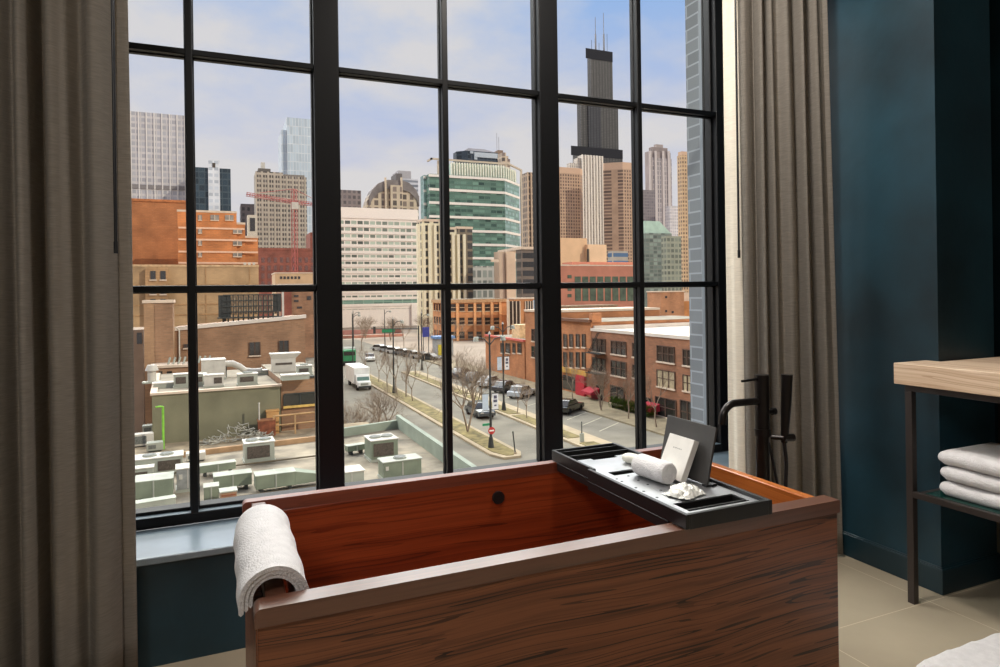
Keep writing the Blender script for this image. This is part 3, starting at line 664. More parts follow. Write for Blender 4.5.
for i in range(17): x_ = i * B.w / 16; mb.box(x_ - .14, x_ + .14, -.3, 0, 0, zt)
B.part('ribs', mb, M('rib_stone', (188, 178, 164), .85, 0, .04))
xl, z1 = B.xz(255.5, 171); xr, _ = B.xz(283, 171); B.part('upper_storey', MB().box(xl, xr, 0, 16, zt, z1), f_grid)
xl, z2 = B.xz(258.5, 167); xr, _ = B.xz(271, 167); B.part('penthouse', MB().box(xl, xr, 3, 12, z1, z2), M('penthouse_dark', (96, 90, 86), .8))
xl, z2 = B.xz(262.5, 157.5); xr, _ = B.xz(266.5, 157.5); B.part('chimney', MB().box(xl, xr, 12, 16, z1, z2), metal_white)
xl, z2 = B.xz(284, 173.5); xr, _ = B.xz(305, 173.5); B.part('plant_room', MB().box(xl, xr, 2, 14, zt, z2), M('penthouse_grey', (130, 122, 114), .8))
f_blue = facade('pale_blue_glass', (206, 210, 214), (182, 194, 204), 2.2, 7, .8, .9, var=.06, rough=.35)
B = tower('pale_glass_tower', 'tall pale blue glass tower rising behind the gridded slab', 284.5, 330, 119, 540, 40, f_blue)
xl, z1 = B.xz(281.5, 129); B.part('shoulder', MB().box(xl, 0, 3, 34, 0, z1), f_blue)
f_tan1 = facade('grey_brick_grid', (136, 124, 122), (100, 92, 94), 3, 3.5, .6, .6, var=.2)
tower('brown_grey_tower', 'small brown grey tower right of the wide black mullion, above the white offices', 333, 361, 190, 420, 24, f_tan1)

# ornate tan tower with arched shoulders
f_orn = facade('ornate_tan_facade', (200, 180, 158), (120, 104, 96), 4.2, 4.0, .55, .72, var=.3)
B = Bld('shouldered_tower', 'tan stone tower with rounded grey shoulders behind the white offices', 374, 423, 375)
prof = [(366, 240), (366, 205), (369, 196), (374, 188), (381, 182.5), (390, 180.5), (400, 181), (409, 184), (415, 189), (418.5, 196), (419, 240)]
pts = [B.xz(*p) for p in prof]; pts[0] = (pts[0][0], 0); pts[-1] = (pts[-1][0], 0)
mb = MB(); mb.xprism(pts, 0, 10); B.part('tower', mb, f_orn)
grey_roof = M('slate_roof', (126, 116, 114), .8, 0, .12, .2)
def arc_band(p0, th):
    o = [B.xz(*p) for p in p0]; i_ = [(x_, z_ - th) for x_, z_ in o]; mb = MB()
    for k in range(len(o) - 1): mb.xprism([i_[k], i_[k + 1], o[k + 1], o[k]], -.6, 10.3)
    return mb
B.part('vaulted_roof', arc_band([(369, 197), (372, 190), (378, 183.5), (387, 180), (400, 180), (409, 183), (416, 190), (419, 197)], 5.5), grey_roof)
for p_ in (385, 401): xa, za = B.xz(p_ - .7, 196); xb, zb_ = B.xz(p_ + .7, 178); B.part('pinnacle', MB().box(xa, xb, -1.8, -.4, za - 20, zb_), M('pinnacle_stone', (206, 186, 164), .85))
xa, za = B.xz(390, 208); xb, zb_ = B.xz(401, 186); B.part('gable_bay', MB().box(xa, xb, -2, 0, za - 20, zb_), f_orn)
f_lou = facade('louvred_grey', (196, 196, 204), (128, 132, 142), 40, 3.2, .98, .5, var=.1)
B = tower('stepped_grey_tower', 'pale grey tower with dark stepped top behind the rounded shoulders', 396, 418, 178.5, 460, 20, f_lou)
xl, z1 = B.xz(398, 170.5); xr, _ = B.xz(411, 170.5); B.part('crown', MB().box(xl, xr, 0, 16, B.zt, z1), M('crown_grey', (168, 164, 168), .8))
xl, z1 = B.xz(395, 174); xr, _ = B.xz(401, 174); B.part('crown_step', MB().box(xl, xr, -3, 12, B.zt - 6, z1), M('crown_dark', (104, 98, 98), .8))

# white office slab
f_off = facade('white_office_facade', (236, 224, 214), (150, 158, 144), 2.5, 2.72, .82, .5, vo=.1, var=.55, alt=(190, 202, 184))
B = Bld('white_office_block', 'long white office slab with rows of windows across the expressway', 330, 418.5, 262, dep=6)
xl, xr, zt = B.block('slab', 330, 418.5, 209, f_off, dep=18, z0=B.xz(380, 309)[1])
white_c = M('white_cladding', (238, 226, 216), .85, 0, .03)
B.part('parapet', MB().box(-.2, B.w + .2, -.3, 18.3, B.xz(380, 219)[1], zt + .3), white_c)
z1 = B.xz(380, 307)[1]; B.part('base', MB().box(0, B.w, .1, 18, 0, z1), white_c)
B.part('green_band', MB().box(0, B.w, -.15, .1, B.xz(380, 305.5)[1], B.xz(380, 299)[1]), facade('green_band', (150, 176, 160), (112, 146, 132), 4, 10, .9, .98, var=.15))
mb = MB()
for k in range(13): y_ = 226.3 + 6.55 * k; z_ = B.xz(380, y_)[1]; mb.box(-.1, B.w + .1, -.25, 0, z_ - .55, z_ + .55)
B.part('spandrels', mb, white_c)
B.part('stair_tower', MB().box(B.xz(411, 300)[0], B.w + 1.2, -.8, 6, 0, B.xz(414, 309)[1] + 2), white_c)

# beige residential pair
f_bg = facade('beige_grid_facade', (220, 210, 182), (70, 64, 60), 3.1, 2.75, .56, .72, var=.4)
B = Bld('beige_grid_block', 'beige apartment block with a dark window grid beside the white offices', 418.5, 472, 205, dep=5)
xl, xr, zt = B.block('main_block', 418.5, 441, 221.5, f_bg, dep=14, trim='cornice', pm=coping, tz=.8)
B.block('wing', 441, 457, 229.5, f_bg, y0=.5, dep=14, trim='cornice', pm=coping, tz=.8)
B.block('wing', 457, 472.3, 229, facade('brown_grid_facade', (124, 112, 96), (62, 58, 56), 2.6, 2.75, .7, .7, var=.35), y0=.3, dep=14, trim='cornice', pm=coping, tz=.8)
mb = MB()
for p_ in (418.5, 423.7, 429.2, 435, 440.5, 453, 458, 464): x_, _ = B.xz(p_, 250); mb.box(x_ - .45, x_ + .45, -.6, 1, 0, zt - 1 if p_ < 441 else zt - 4)
B.part('piers', mb, M('cream_pier', (222, 212, 186), .9, 0, .05))
# tall mast beside it
# green glass headquarters
f_gr = facade('green_glass_facade', (84, 112, 100), (58, 96, 86), 3.2, 2.3, .9, .6, var=.35, rough=.25, alt=(112, 146, 130))
f_gr2 = facade('light_green_glass', (112, 140, 134), (132, 160, 156), 3.2, 2.3, .9, .7, var=.2, rough=.2)
B = Bld('green_glass_block', 'big green glass office block with white floor bands and a finned crown', 431, 506, 305)
xl, zt = B.xz(428, 176); zt = B.xz(470, 176)[1]
wC = B.w; fdx = B.xz(519.5, 230, 14)[0]
zb0 = 0
B.part('glass_body', MB().prism([(0, 0), (wC, 0), (fdx, 14), (fdx, 22), (0, 9)], 0, zt), f_gr)
B.part('angled_face', MB().prism([(wC + .05, -.12), (fdx + .12, 13.9), (fdx + .12, 14.2), (wC, .1)], 0, zt - 1), f_gr2)  # lighter copy of the glass, standing for sky reflected in this facet
xa, _ = B.xz(424.5, 230, 6); B.part('glass_wing', MB().box(xa, 0, 6, 12, 0, B.xz(424, 175, 6)[1]), f_gr2)
bandm = M('white_floor_band', (226, 218, 210), .8, 0, .03)
mb = MB()
for y_ in (177.5, 191, 204, 217.5, 231, 244.5, 258):
    z_ = B.xz(470, y_)[1]; mb.prism([(-.3, -.5), (wC + .15, -.5), (fdx + .5, 13.8), (fdx + .5, 14.6), (wC, .1), (-.3, .1)], z_ - .7, z_ + .5); mb.box(xa - .2, 0, 5.5, 6, z_ - .7, z_ + .5)
B.part('floor_bands', mb, bandm)
zc = B.xz(475, 163.5)[1]; x0_, _ = B.xz(451, 170, 3); x1_, _ = B.xz(503, 170, 3)
B.part('crown', MB().prism([(x0_, 3), (x1_, 3), (fdx - 1, 15), (fdx - 1, 21), (x0_, 8)], zt, zc), M('crown_glass', (178, 198, 184), .4, 0, .06, .3))
mb = MB()
for i in range(21):
    x_ = x0_ + (x1_ - x0_) * i / 20; mb.box(x_ - .28, x_ + .28, 1.8, 3, zt, zc + .4)
for i in range(1, 6):
    t_ = i / 6; x_ = x1_ + (fdx - 1 - x1_) * t_; mb.box(x_ - .2, x_ + .5, 3 + 12 * t_ - 1, 3 + 12 * t_, zt, zc + .4)
B.part('crown_fins', mb, M('fin_white', (228, 226, 212), .7))
zr, zr2 = B.xz(470, 161)[1], B.xz(470, 159.5)[1]; xr0, _ = B.xz(431, 160, 2)
B.part('roof_canopy', MB().prism([(xr0, 2), (x1_ + 3, 2), (fdx + 3, 16), (fdx + 3, 17.2), (x1_ + 2.4, 3.2), (xr0, 3.2)], zr, zr2).box(xr0, xr0 + .8, 2, 9, zr, zr2).box(fdx + 1.6, fdx + 2.6, 15, 16, 0, zr).box(xr0 + 4, xr0 + 4.8, 4, 5, zt, zr), M('canopy_frame', (188, 172, 154), .7))
zp = B.xz(470, 266)[1]; xp0, _ = B.xz(472, 270, -2); B.part('podium', MB().box(xp0, wC, -2, 0, 0, zp), facade('podium', (176, 174, 166), (124, 130, 124), 3, 5, .7, .7, var=.2))
# dark topped tower behind it
f_dt = facade('blue_black_facade', (62, 72, 84), (44, 54, 66), 3.4, 3.8, .8, .7, var=.3, rough=.2)
B = Bld('slope_topped_tower', 'dark blue tower with a sloped grey roof peeping over the green glass crown', 461, 500, 480)
z_a, z_b = B.xz(480, 151.5)[1], B.xz(480, 147.5)[1]; ww = B.w
B.part('tower', MB().prism([(0, 6), (7, 0), (ww, 0), (ww, 14), (0, 14)], 0, z_a), f_dt)
xa, _ = B.xz(467, 150); xb, _ = B.xz(496, 150)
mb = MB(); mb.add([(xa - 2, 1, z_a), (xb + 2, 1, z_a), (xb + 2, 14, z_a), (xa - 2, 14, z_a), (xa + 3, 5, z_b), (xb - 8, 5, z_b), (xb - 8, 11, z_b), (xa + 3, 11, z_b)], [(0, 1, 5, 4), (1, 2, 6, 5), (2, 3, 7, 6), (3, 0, 4, 7), (4, 5, 6, 7)])
B.part('sloped_roof', mb, M('zinc_roof', (128, 124, 128), .9, 0, .06, .1))
bs = MB()
for a_, b_, y0_, y1_ in ((474, 498.5, 154, 157), (470, 473, 151.5, 153.5), (474, 477, 157.6, 159.6), (497.5, 500, 158.8, 160.6)):
    x0_, z0_ = B.xz(a_, y1_); x1_, z1_ = B.xz(b_, y0_); bs.box(x0_, x1_, -.8, 0, z0_, z1_)
B.part('pale_strips', bs, M('pale_strip', (178, 186, 196), .7))
xa, za = B.xz(498, 150, -1); xb, _ = B.xz(503, 150, -1); B.part('stair_core', MB().box(xa, xb, -1, 8, 0, za), M('brown_core', (134, 112, 96), .85))
for p_ in (498.2, 500.2): xa, za = B.xz(p_, 132 if p_ < 500 else 136); B.part('antenna', MB().tube([(xa, 3, za - 60), (xa, 3, za)], .25, 5), M('mast_grey', (170, 168, 172), .6, 0, 0))
B = Bld('jagged_tower', 'narrow brown stone tower with a stepped pinnacled top right of the sloped roof', 503, 510, 455)
for a_, b_, y_ in ((502.5, 506, 152.5), (506, 508.3, 156), (508.3, 510, 159)): B.block('step', a_, b_, y_, f_orn, dep=14)
f_st = facade('brown_stripe_facade', (170, 148, 128), (84, 72, 66), 3.0, 4.2, .6, .72, var=.25)
B = tower('brown_striped_tower', 'brown striped tower just left of the right hand wide mullion', 523, 556, 173, 400, 30, f_st)
mb = MB()
for i in range(9): x_ = i * B.w / 8; mb.box(x_ - .5, x_ + .5, -.8, 0, 0, B.zt)
B.part('ribs', mb, M('tan_rib', (184, 160, 138), .85))
# concrete block and dark louvred office
B = Bld('concrete_block', 'blank tan concrete block in front of the green glass office', 493.5, 515.5, 195, dep=5)
conc_t = M('tan_concrete', (190, 168, 148), .9, 0, .05, .2)
xl, xr, zt = B.block('wall_slab', 493.5, 504.5, 251.5, conc_t, dep=10)
B.block('wall_slab', 506.5, 515.5, 251.5, M('tan_concrete_light', (206, 180, 156), .9, 0, .05, .2), y0=-1, dep=10); B.block('recess', 504.5, 506.5, 253, M('recess_grey', (110, 98, 90), .9), y0=2, dep=6)
x0_, z0_ = B.xz(493.5, 262); x1_, z1_ = B.xz(498, 259.6); B.part('ledge', MB().box(x0_ - 1, x1_, -.6, 0, z0_, z1_), coping)
f_dl = facade('dark_louvre_facade', (112, 100, 92), (54, 52, 54), 14, 3.0, .95, .62, var=.25)
B = tower('dark_louvred_office', 'dark low office with pale floor lines right of the blank concrete block', 515.5, 552, 249.5, 200, 20, f_dl)
B.part('roof_edge', MB().box(-.3, B.w, -.4, 20, B.zt, B.zt + .9), coping)

# ---- black stepped skyscraper
f_blk = facade('black_tower_facade', (62, 60, 60), (80, 76, 74), 9, 4.4, .55, .5, var=.12, rough=.4)
f_blk2 = facade('black_tower_face_shaded', (44, 44, 50), (56, 55, 60), 9, 4.4, .55, .5, var=.12, rough=.4)  # darker copy of the tower wall, painted shade for the central recess
B = Bld('black_skyscraper', 'tallest tower, black and stepped with twin tall antennas', 573, 622, 1500)
B.block('base_tier', 571.5, 622.5, 150, f_blk, dep=26)
B.block('middle_tier', 576, 618, 104, f_blk, y0=5, dep=20); B.block('central_tube', 587, 601, 104, f_blk2, y0=2, dep=5)
xl, xr, zt = B.block('upper_tier', 586.3, 612.3, 52, f_blk, y0=12, dep=18)
bandd = M('black_louvre_band', (48, 48, 52), .9, 0, 0, spec=.1)
for (a_, b_, y0_, y1_, of) in ((571.3, 622.7, 150, 155, -.8), (586, 612.6, 52, 58, 11)):
    x0_, z0_ = B.xz(a_, y1_, of); x1_, z1_ = B.xz(b_, y0_, of); B.part('louvre_band', MB().box(x0_, x1_, of, of + 1.5, z0_, z1_), bandd)
x0_, z0_ = B.xz(594, 50, 20); x1_, _ = B.xz(606, 50, 20); B.part('roof_plant', MB().box(x0_, x1_, 20, 45, zt, z0_), bandd)
for p_, yt in ((595.2, 17), (603.4, 13)):
    xa, za = B.xz(p_, yt, 30); _, zm = B.xz(p_, 34, 30)
    B.part('antenna', MB().tube([(xa, 30, z0_), (xa, 30, zm), (xa, 30, zm + .1), (xa, 30, za)], [2.6, 2.2, 1.0, .7], 8), M('antenna_grey', (120, 118, 124), .7, 0, 0))
for p_, yt in ((591.5, 40), (607, 34), (599, 43)): xa, za = B.xz(p_, yt, 25); B.part('mast', MB().tube([(xa, 25, z0_ - 4), (xa, 25, za)], .5, 5), bandd)
# brown trio in front of it
f_bt = facade('tan_punched_facade', (182, 152, 128), (112, 90, 78), 3.0, 3.4, .56, .62, var=.25)
capb = M('tan_cap', (198, 166, 142), .9, 0, .04)
B = Bld('brown_tower', 'brown punched tower at the left edge of the right window light', 556, 587, 600)
z1 = B.xz(575, 168)[1]; ww = B.w
B.part('tower', MB().prism([(0, 0), (ww - 6, 0), (ww, 6), (ww, 12), (0, 12)], 0, z1 - 6), f_bt); B.part('cap', MB().prism([(0, 0), (ww - 6, 0), (ww, 6), (ww, 12), (0, 12)], z1 - 6, z1), capb)
f_wr = facade('white_rib_facade', (208, 198, 186), (166, 156, 150), 3.4, 3.8, .5, .8, var=.15)
B = Bld('white_ribbed_tower', 'white ribbed tower between the two brown towers under the black skyscraper', 572, 604, 800)
x0_, _ = B.xz(582, 156); z1 = B.xz(592, 155.5)[1]; B.part('tower', MB().box(x0_, B.w, 0, 12, 0, z1), f_wr)
for a_, b_, y_ in ((577, 582, 158), (570, 577, 163)): B.block('step', a_, b_, y_, f_wr, y0=3, dep=10)
mb = MB()
for i in range(8): x_ = x0_ + (B.w - x0_) * i / 7; mb.box(x_ - .8, x_ + .8, -1.5, 0, 0, z1)
B.part('ribs', mb, M('white_rib', (230, 220, 208), .85))
B = Bld('faceted_brown_tower', 'wide faceted brown tower right of the white ribbed tower', 605, 640, 560)
z1 = B.xz(622, 162)[1]; ww = B.w
xf = B.xz(623, 200)[0]; xk = B.xz(604.5, 200, 11)[0]; pl = [(xk, 11), (xf, 0), (ww - 2, 0), (ww - 2, 18), (xk, 13)]
B.part('tower', MB().prism(pl, 0, z1 - 7), f_bt); B.part('cap', MB().prism(pl, z1 - 7, z1), capb)
# low right group
f_rd = M('salmon_brick', (178, 118, 98), .9, 0, .06, .2)
B = Bld('salmon_brick_block', 'salmon brick block with tall green windows below the brown towers', 556, 643, 245)
xl, xr, zt = B.block('walls', 556, 643, 266, f_rd, dep=16, trim='coping', pm=coping, tz=.5)
x0_, _ = B.xz(572, 262, 5); B.part('attic', MB().box(x0_, B.w, 5, 14, zt, B.xz(600, 262, 5)[1]), M('salmon_attic', (206, 132, 108), .9))
gw = M('green_glazing', (74, 86, 70), .3, 0, .2, .4)
for k in range(8):
    a_ = 575 + 7.5 * k
    x0_, z0_ = B.xz(a_, 301); x1_, z1_ = B.xz(a_ + 5.6, 276.5)
    if x1_ < B.w: B.part('window', MB().box(x0_, x1_, -.12, .05, z0_, z1_).box(x0_, x1_, -.2, .0, (z0_ + z1_) / 2 + 1, (z0_ + z1_) / 2 + 2, 1), [gw, f_rd])
for y0_ in (275, 287.5, 294):
    x0_, z0_ = B.xz(567.5, y0_ + 3.4); x1_, z1_ = B.xz(571.5, y0_); B.part('square_window', MB().box(x0_, x1_, -.1, .05, z0_, z1_), gw)
for a_, b_ in ((562, 569), (581, 590)): x0_, z0_ = B.xz(a_, 268.5, 2); x1_, z1_ = B.xz(b_, 264.5, 2); B.part('roof_unit', MB().box(x0_, x1_, 2, 4, zt, z1_), metal_white)
B = Bld('tan_blank_block', 'blank tan stepped block above the salmon brick roof', 556, 587, 300)
tan_b = M('sunny_tan_wall', (222, 184, 146), .9, 0, .05, .1)
B.block('tall_block', 556, 587, 238, tan_b, dep=20); B.block('low_block', 587.5, 606.5, 244.5, M('sunny_tan_wall_light', (230, 194, 158), .9, 0, .05, .1), y0=-2, dep=20); x0_, z0_ = B.xz(587.8, 262, -3); x1_, z1_ = B.xz(589.2, 249, -3); B.part('downpipe', MB().box(x0_, x1_, -3, -2.02, z0_, z1_), grille_dark)
tower('blue_ribbon_block', 'small office with blue ribbon windows behind the tan block', 607, 628, 251, 330, 16, facade('blue_ribbon', (168, 160, 150), (92, 120, 156), 60, 4.6, .98, .5, var=.1, rough=.15))
# towers in the last light
f_gt = facade('grey_fluted_facade', (180, 170, 168), (128, 122, 128), 3.6, 6, .5, .8, var=.15)
B = Bld('crowned_grey_tower', 'slim grey tower with a stepped arched crown in the last window light', 648, 671.5, 700, dep=10)
B.block('shaft', 648, 671.5, 158, f_gt, dep=26); B.block('crown_lower', 649, 670.5, 152, M('crown_stone', (150, 138, 136), .85, 0, .1, .05), y0=1, dep=9); B.block('crown_upper', 652, 667.5, 147.5, M('crown_stone_dark', (136, 124, 122), .85, 0, .1, .05), y0=3, dep=7); B.block('crown_tip', 656, 663, 144.5, M('crown_stone_tip', (158, 146, 142), .85), y0=6, dep=5)
for a_ in (650.5, 656, 663.5, 669): x0_, z0_ = B.xz(a_ - .8, 190, -1); x1_, z1_ = B.xz(a_ + .8, 151, -1); B.part('pilaster', MB().box(x0_, x1_, -1, 0, 0, z1_), M('pilaster_stone', (190, 180, 178), .85))
tower('slate_tower', 'slate grey tower half hidden behind the last narrow muntin', 638, 655, 190, 640, 20, facade('slate_facade', (132, 124, 126), (108, 102, 108), 3, 3.6, .6, .6, var=.15))
tower('white_stepped_tower', 'white tower behind the slim grey crowned tower', 665, 684, 206, 620, 18, facade('white_facade', (212, 206, 206), (180, 176, 182), 3, 3.6, .6, .6, var=.1))
B = Bld('slant_roofed_glass_block', 'green glass block with a slanted glass roof in the last window light', 646, 672.5, 340)
f_sg = facade('sea_green_glass', (120, 126, 118), (92, 102, 98), 3, 2.4, .85, .7, var=.2, rough=.3, alt=(136, 150, 140))
z_a, z_b = B.xz(655, 233)[1], B.xz(655, 221)[1]; ww = B.w
B.part('glass_body', MB().box(0, ww, 0, 6, 0, z_a), f_sg)
xm, _ = B.xz(660, 221); B.part('slanted_roof', MB().xprism([(0, z_a), (ww, z_a), (xm, z_b), (0, z_b)], .6, 5.5), M('mint_roof_glass', (166, 190, 176), .5, 0, .08, .2))
tower('sage_office', 'sage gridded office in front of the tan tower at the window edge', 660.5, 681, 236, 290, 16, facade('sage_grid', (146, 148, 132), (112, 118, 106), 2.6, 3, .7, .6, var=.25))
tower('tan_gridded_tower', 'tan gridded tower next to the grey brick reveal', 677.5, 715, 156, 430, 26, facade('tan_grid', (196, 166, 132), (122, 100, 82), 2.6, 3.2, .55, .55, var=.25), cap=3, capm=capb)

# ---- orange block, stepped building and tan block at the left -----------
org = brick('orange_brick', (184, 120, 76), (172, 114, 76), 3, var=.08)
B = Bld('orange_brick_block', 'huge windowless orange brick block under the pale slab at far left', -60, 192, 118)
xl, xr, zt = B.block('walls', -60, 192, 198.5, org, dep=24, trim='coping', pm=M('orange_coping', (176, 112, 70), .9), tz=.4)
org2 = brick('bright_orange_brick', (212, 134, 80), (196, 130, 84), 3, var=.06)
B = Bld('stepped_orange_building', 'orange brick building stepping down to the right with white floor bands', 178.5, 258, 102)
tiers = ((178.5, 236.5, 212.5, 0), (236.5, 245, 224.5, .2), (245, 258, 238, .4))
for a_, b_, y_, of in tiers: B.block('tier', a_, b_, y_, org2, y0=of, dep=9, trim='coping', pm=coping, tz=.3, ov=.05)
mb = MB()
for y_, b_ in ((228.5, 244.5), (240, 257), (252, 257.8), (263, 257.8)):
    x0_, z_ = B.xz(178.5, y_); x1_, _ = B.xz(b_, y_); z_ = B.xz(218, y_)[1]; mb.box(x0_, x1_, -.12, 0, z_ - .13, z_ + .13)
B.part('white_bands', mb, M('pink_band', (224, 184, 156), .9, 0, .03))
gwin = M('grey_glazing', (132, 124, 116), .2, 0, .25, .8)
for y_ in (217.5, 230.5, 242.5, 254):
    for a_, b_ in ((198, 202), (210.5, 219), (225, 233.5)):
        if y_ > 222 and a_ == 210.5: continue
        if y_ > 222 and a_ > 220: a_, b_ = 233, 242
        x0_, z0_ = B.xz(a_, y_ + 2.3); x1_, z1_ = B.xz(b_, y_ - 2.3)
        B.part('window', MB().box(x0_, x1_, -.1, .05, z0_, z1_).box(x0_, x1_, -.16, .02, z0_ - .15, z0_, 1).box((x0_ + x1_) / 2 - .06, (x0_ + x1_) / 2 + .06, -.14, .02, z0_, z1_, 1), [gwin, coping])
x0_, z0_ = B.xz(178.6, 262, -.02); x1_, z1_ = B.xz(182, 212); 
tanw = brick('tan_block_wall', (190, 156, 116), (184, 152, 114), 2, var=.05)
B = Bld('tan_block', 'long low tan brick block below the stepped orange building', -60, 258.5, 86)
xl, xr, zt = B.block('walls', -60, 258.5, 266.5, tanw, dep=12, trim='coping', pm=M('tan_coping', (198, 166, 128), .9), tz=.25, ov=.05)
tnb = brick('tan_bay_brick', (190, 150, 108), (178, 140, 102), 4, var=.05)
x0_, z0_ = B.xz(146.5, 330); x1_, z1_ = B.xz(167.5, 268.5); B.part('bay', MB().box(x0_, x1_, -.7, 0, 0, z1_), tnb)
for a_ in (150.5, 160.5):
    for y0_, y1_ in ((271, 279.5), (287, 294), (299, 302)):
        xa, za = B.xz(a_, y1_, -.7); xb, zb_ = B.xz(a_ + 5.2, y0_, -.7); B.part('window', MB().box(xa, xb, -.8, -.68, za, zb_).box(xa - .1, xb + .1, -.86, -.7, za - .16, za, 1), [win_dark, coping])
for p_ in (245, 249.5, 254): x0_, z0_ = B.xz(p_ - 1.2, 268, 2); x1_, z1_ = B.xz(p_ + 1.2, 262.5, 2); B.part('roof_vent', MB().box(x0_, x1_, 2, 2.6, zt, z1_), metal_white)
mb = MB()
for y_ in (284.5, 304, 314): z_ = B.xz(215, y_)[1]; mb.box(0, B.w, -.06, 0, z_ - .07, z_ + .07)
for p_ in (158, 206, 250): x_, _ = B.xz(p_, 310); mb.box(x_ - .05, x_ + .05, -.05, 0, 0, zt)
B.part('joint_lines', mb, M('joint_brown', (168, 132, 94), .9))
# red brick behind crane
redb = brick('red_brick_wall', (150, 88, 74), (140, 88, 76), 4, var=.1)
B = Bld('red_brick_warehouse', 'long red brick warehouse with rows of windows at the foot of the gridded slab', 258.5, 330, 235)
xl, xr, zt = B.block('walls', 258.5, 330, 250.5, redb, dep=18, trim='cornice', pm=redb, tz=.8)
for r_ in range(4):
    for k in range(9):
        a_ = 261.5 + 6.2 * k; xa, za = B.xz(a_, 262.5 + 8 * r_); xb, zb_ = B.xz(a_ + 3, 257.5 + 8 * r_)
        B.part('window', MB().box(xa, xb, -.12, .05, za, zb_), M('red_wall_glass', (108, 78, 74), .3, 0, .2) if not (r_ or k) else B.root.children[-1].data.materials[0])
tower('rust_block', 'rust red block at the mullion edge above the red warehouse', 306.5, 329, 232.5, 262, 14, redb)
B = Bld('tan_arcade_block', 'low tan block with a row of small windows in front of the red warehouse', 275.5, 332, 178)
xl, xr, zt = B.block('walls', 275.5, 332, 273.5, M('tan_stucco', (194, 164, 130), .9, 0, .06, .3), dep=12, trim='coping', pm=coping, tz=.3)
for k in range(6): xa, za = B.xz(280 + 3.6 * k, 279); xb, zb_ = B.xz(282.2 + 3.6 * k, 276.4); B.part('window', MB().box(xa, xb, -.1, .05, za, zb_), win_dark)
B = Bld('brown_street_block', 'brown weathered block under the transom, left of the wide mullion', 281, 316, 140)
xl, xr, zt = B.block('walls', 281, 316, 285, brick('weathered_brick', (168, 128, 100), (158, 124, 100), 4, var=.12), dep=12, trim='coping', pm=coping, tz=.3)
for a_, b_, y0_, y1_ in ((294, 298.5, 295, 297), (294, 298.5, 300, 302), (297, 302, 306.5, 308.5), (307, 311, 296, 300), (284, 288, 296, 300)): xa, za = B.xz(a_, y1_); xb, zb_ = B.xz(b_, y0_); B.part('window', MB().box(xa, xb, -.1, .05, za, zb_), win_dark)
B.block('corner_pier', 281, 291.5, 288, redb, y0=-.8, dep=.8)

# ---- crane
C = Bld('tower_crane', 'red lattice tower crane in front of the gridded slab', 292, 296, 212, cat='crane')
crane_red = M('crane_red', (176, 96, 90), .6, 0, .05)
xm, _ = C.xz(294, 200); zt = C.xz(294, 189)[1]; zj = C.xz(294, 202.5)[1]
def lattice(mb, p0, p1, w, n, r=.12, ax_=0):
    p0, p1 = Vector(p0), Vector(p1); d = (p1 - p0).normalized(); a = d.orthogonal().normalized(); b_ = d.cross(a)
    cs = [a * w + b_ * w, a * w - b_ * w, -a * w - b_ * w, -a * w + b_ * w]
    for c in cs: mb.tube([p0 + c, p1 + c], r, 4, cap=False)
    for i in range(n):
        q0, q1 = p0.lerp(p1, i / n), p0.lerp(p1, (i + 1) / n)
        for k in range(4): mb.tube([q0 + cs[k], q1 + cs[(k + 1) % 4]], r * .7, 3, cap=False)
    return mb
C.part('mast', lattice(MB(), (xm, 0, 0), (xm, 0, zt), .6, 26, .09), crane_red)
xj0, zj0 = C.xz(246, 194.5); xj1, zj1 = C.xz(322, 205.5)
C.part('jib', lattice(MB(), (xj0, -.8, zj0), (xm, -.8, zj), .42, 18, .08), crane_red)
C.part('counter_jib', lattice(MB(), (xm, -.8, zj), (xj1, -.8, zj1), .42, 9, .08), crane_red)
C.part('cab', MB().box(xm - .9, xm + 1.1, -2.4, -1.2, zj - 2.3, zj - .2), metal_white)
C.part('tie_bars', MB().tube([(xm, 0, zt), (xj0 + 4, -.8, zj0 + .6)], .08, 4).tube([(xm, 0, zt), (xj1, -.8, zj1 + .6)], .08, 4), crane_red)

# ---- near left: brick building, billboard frame, olive block, roofs -------
ebr = brick('sunny_brown_brick', (164, 124, 94), (160, 128, 102), 2, var=.12)
B = Bld('brown_brick_building', 'brown brick building with a white sloping coping and two windows, billboard frame on its roof', 171, 305, 62.5)
pl = [(173, 331), (305, 318)]
(xa, za), (xb, zb_) = B.xz(171, 331.2), B.xz(305, 318)
mb = MB(); mb.prism([(xa, 0), (xb, 0), (xb, 12), (xa, 12)], 0, [za, zb_, zb_, za]); B.part('walls', mb, ebr)
mb = MB(); mb.add([(xa - .1, -.12, za), (xb + .1, -.12, zb_), (xb + .1, .4, zb_), (xa - .1, .4, za), (xa - .1, -.12, za + .32), (xb + .1, -.12, zb_ + .32), (xb + .1, .4, zb_ + .32), (xa - .1, .4, za + .32)], [(0, 3, 2, 1), (4, 5, 6, 7), (0, 1, 5, 4), (2, 3, 7, 6), (0, 4, 7, 3), (1, 2, 6, 5)])
B.part('coping', mb, roof_white)
for a_, b_, y0_, y1_ in ((250, 259.5, 342, 355.5), (279.5, 288, 340.5, 353.5), (184.5, 188, 344, 348)):
    x0_, z0_ = B.xz(a_, y1_); x1_, z1_ = B.xz(b_, y0_)
    w_ = B.part('window', MB().box(x0_, x1_, -.04, .05, z0_, z1_).box(x0_ - .08, x0_, -.1, .02, z0_, z1_, 1).box(x1_, x1_ + .08, -.1, .02, z0_, z1_, 1).box((x0_ + x1_) / 2 - .04, (x0_ + x1_) / 2 + .04, -.08, .02, z0_, z1_, 1), [win_dark, win_frame_d])
    MB().box(x0_ - .12, x1_ + .12, -.16, .0, z0_ - .12, z0_).build('sill', coping, w_)
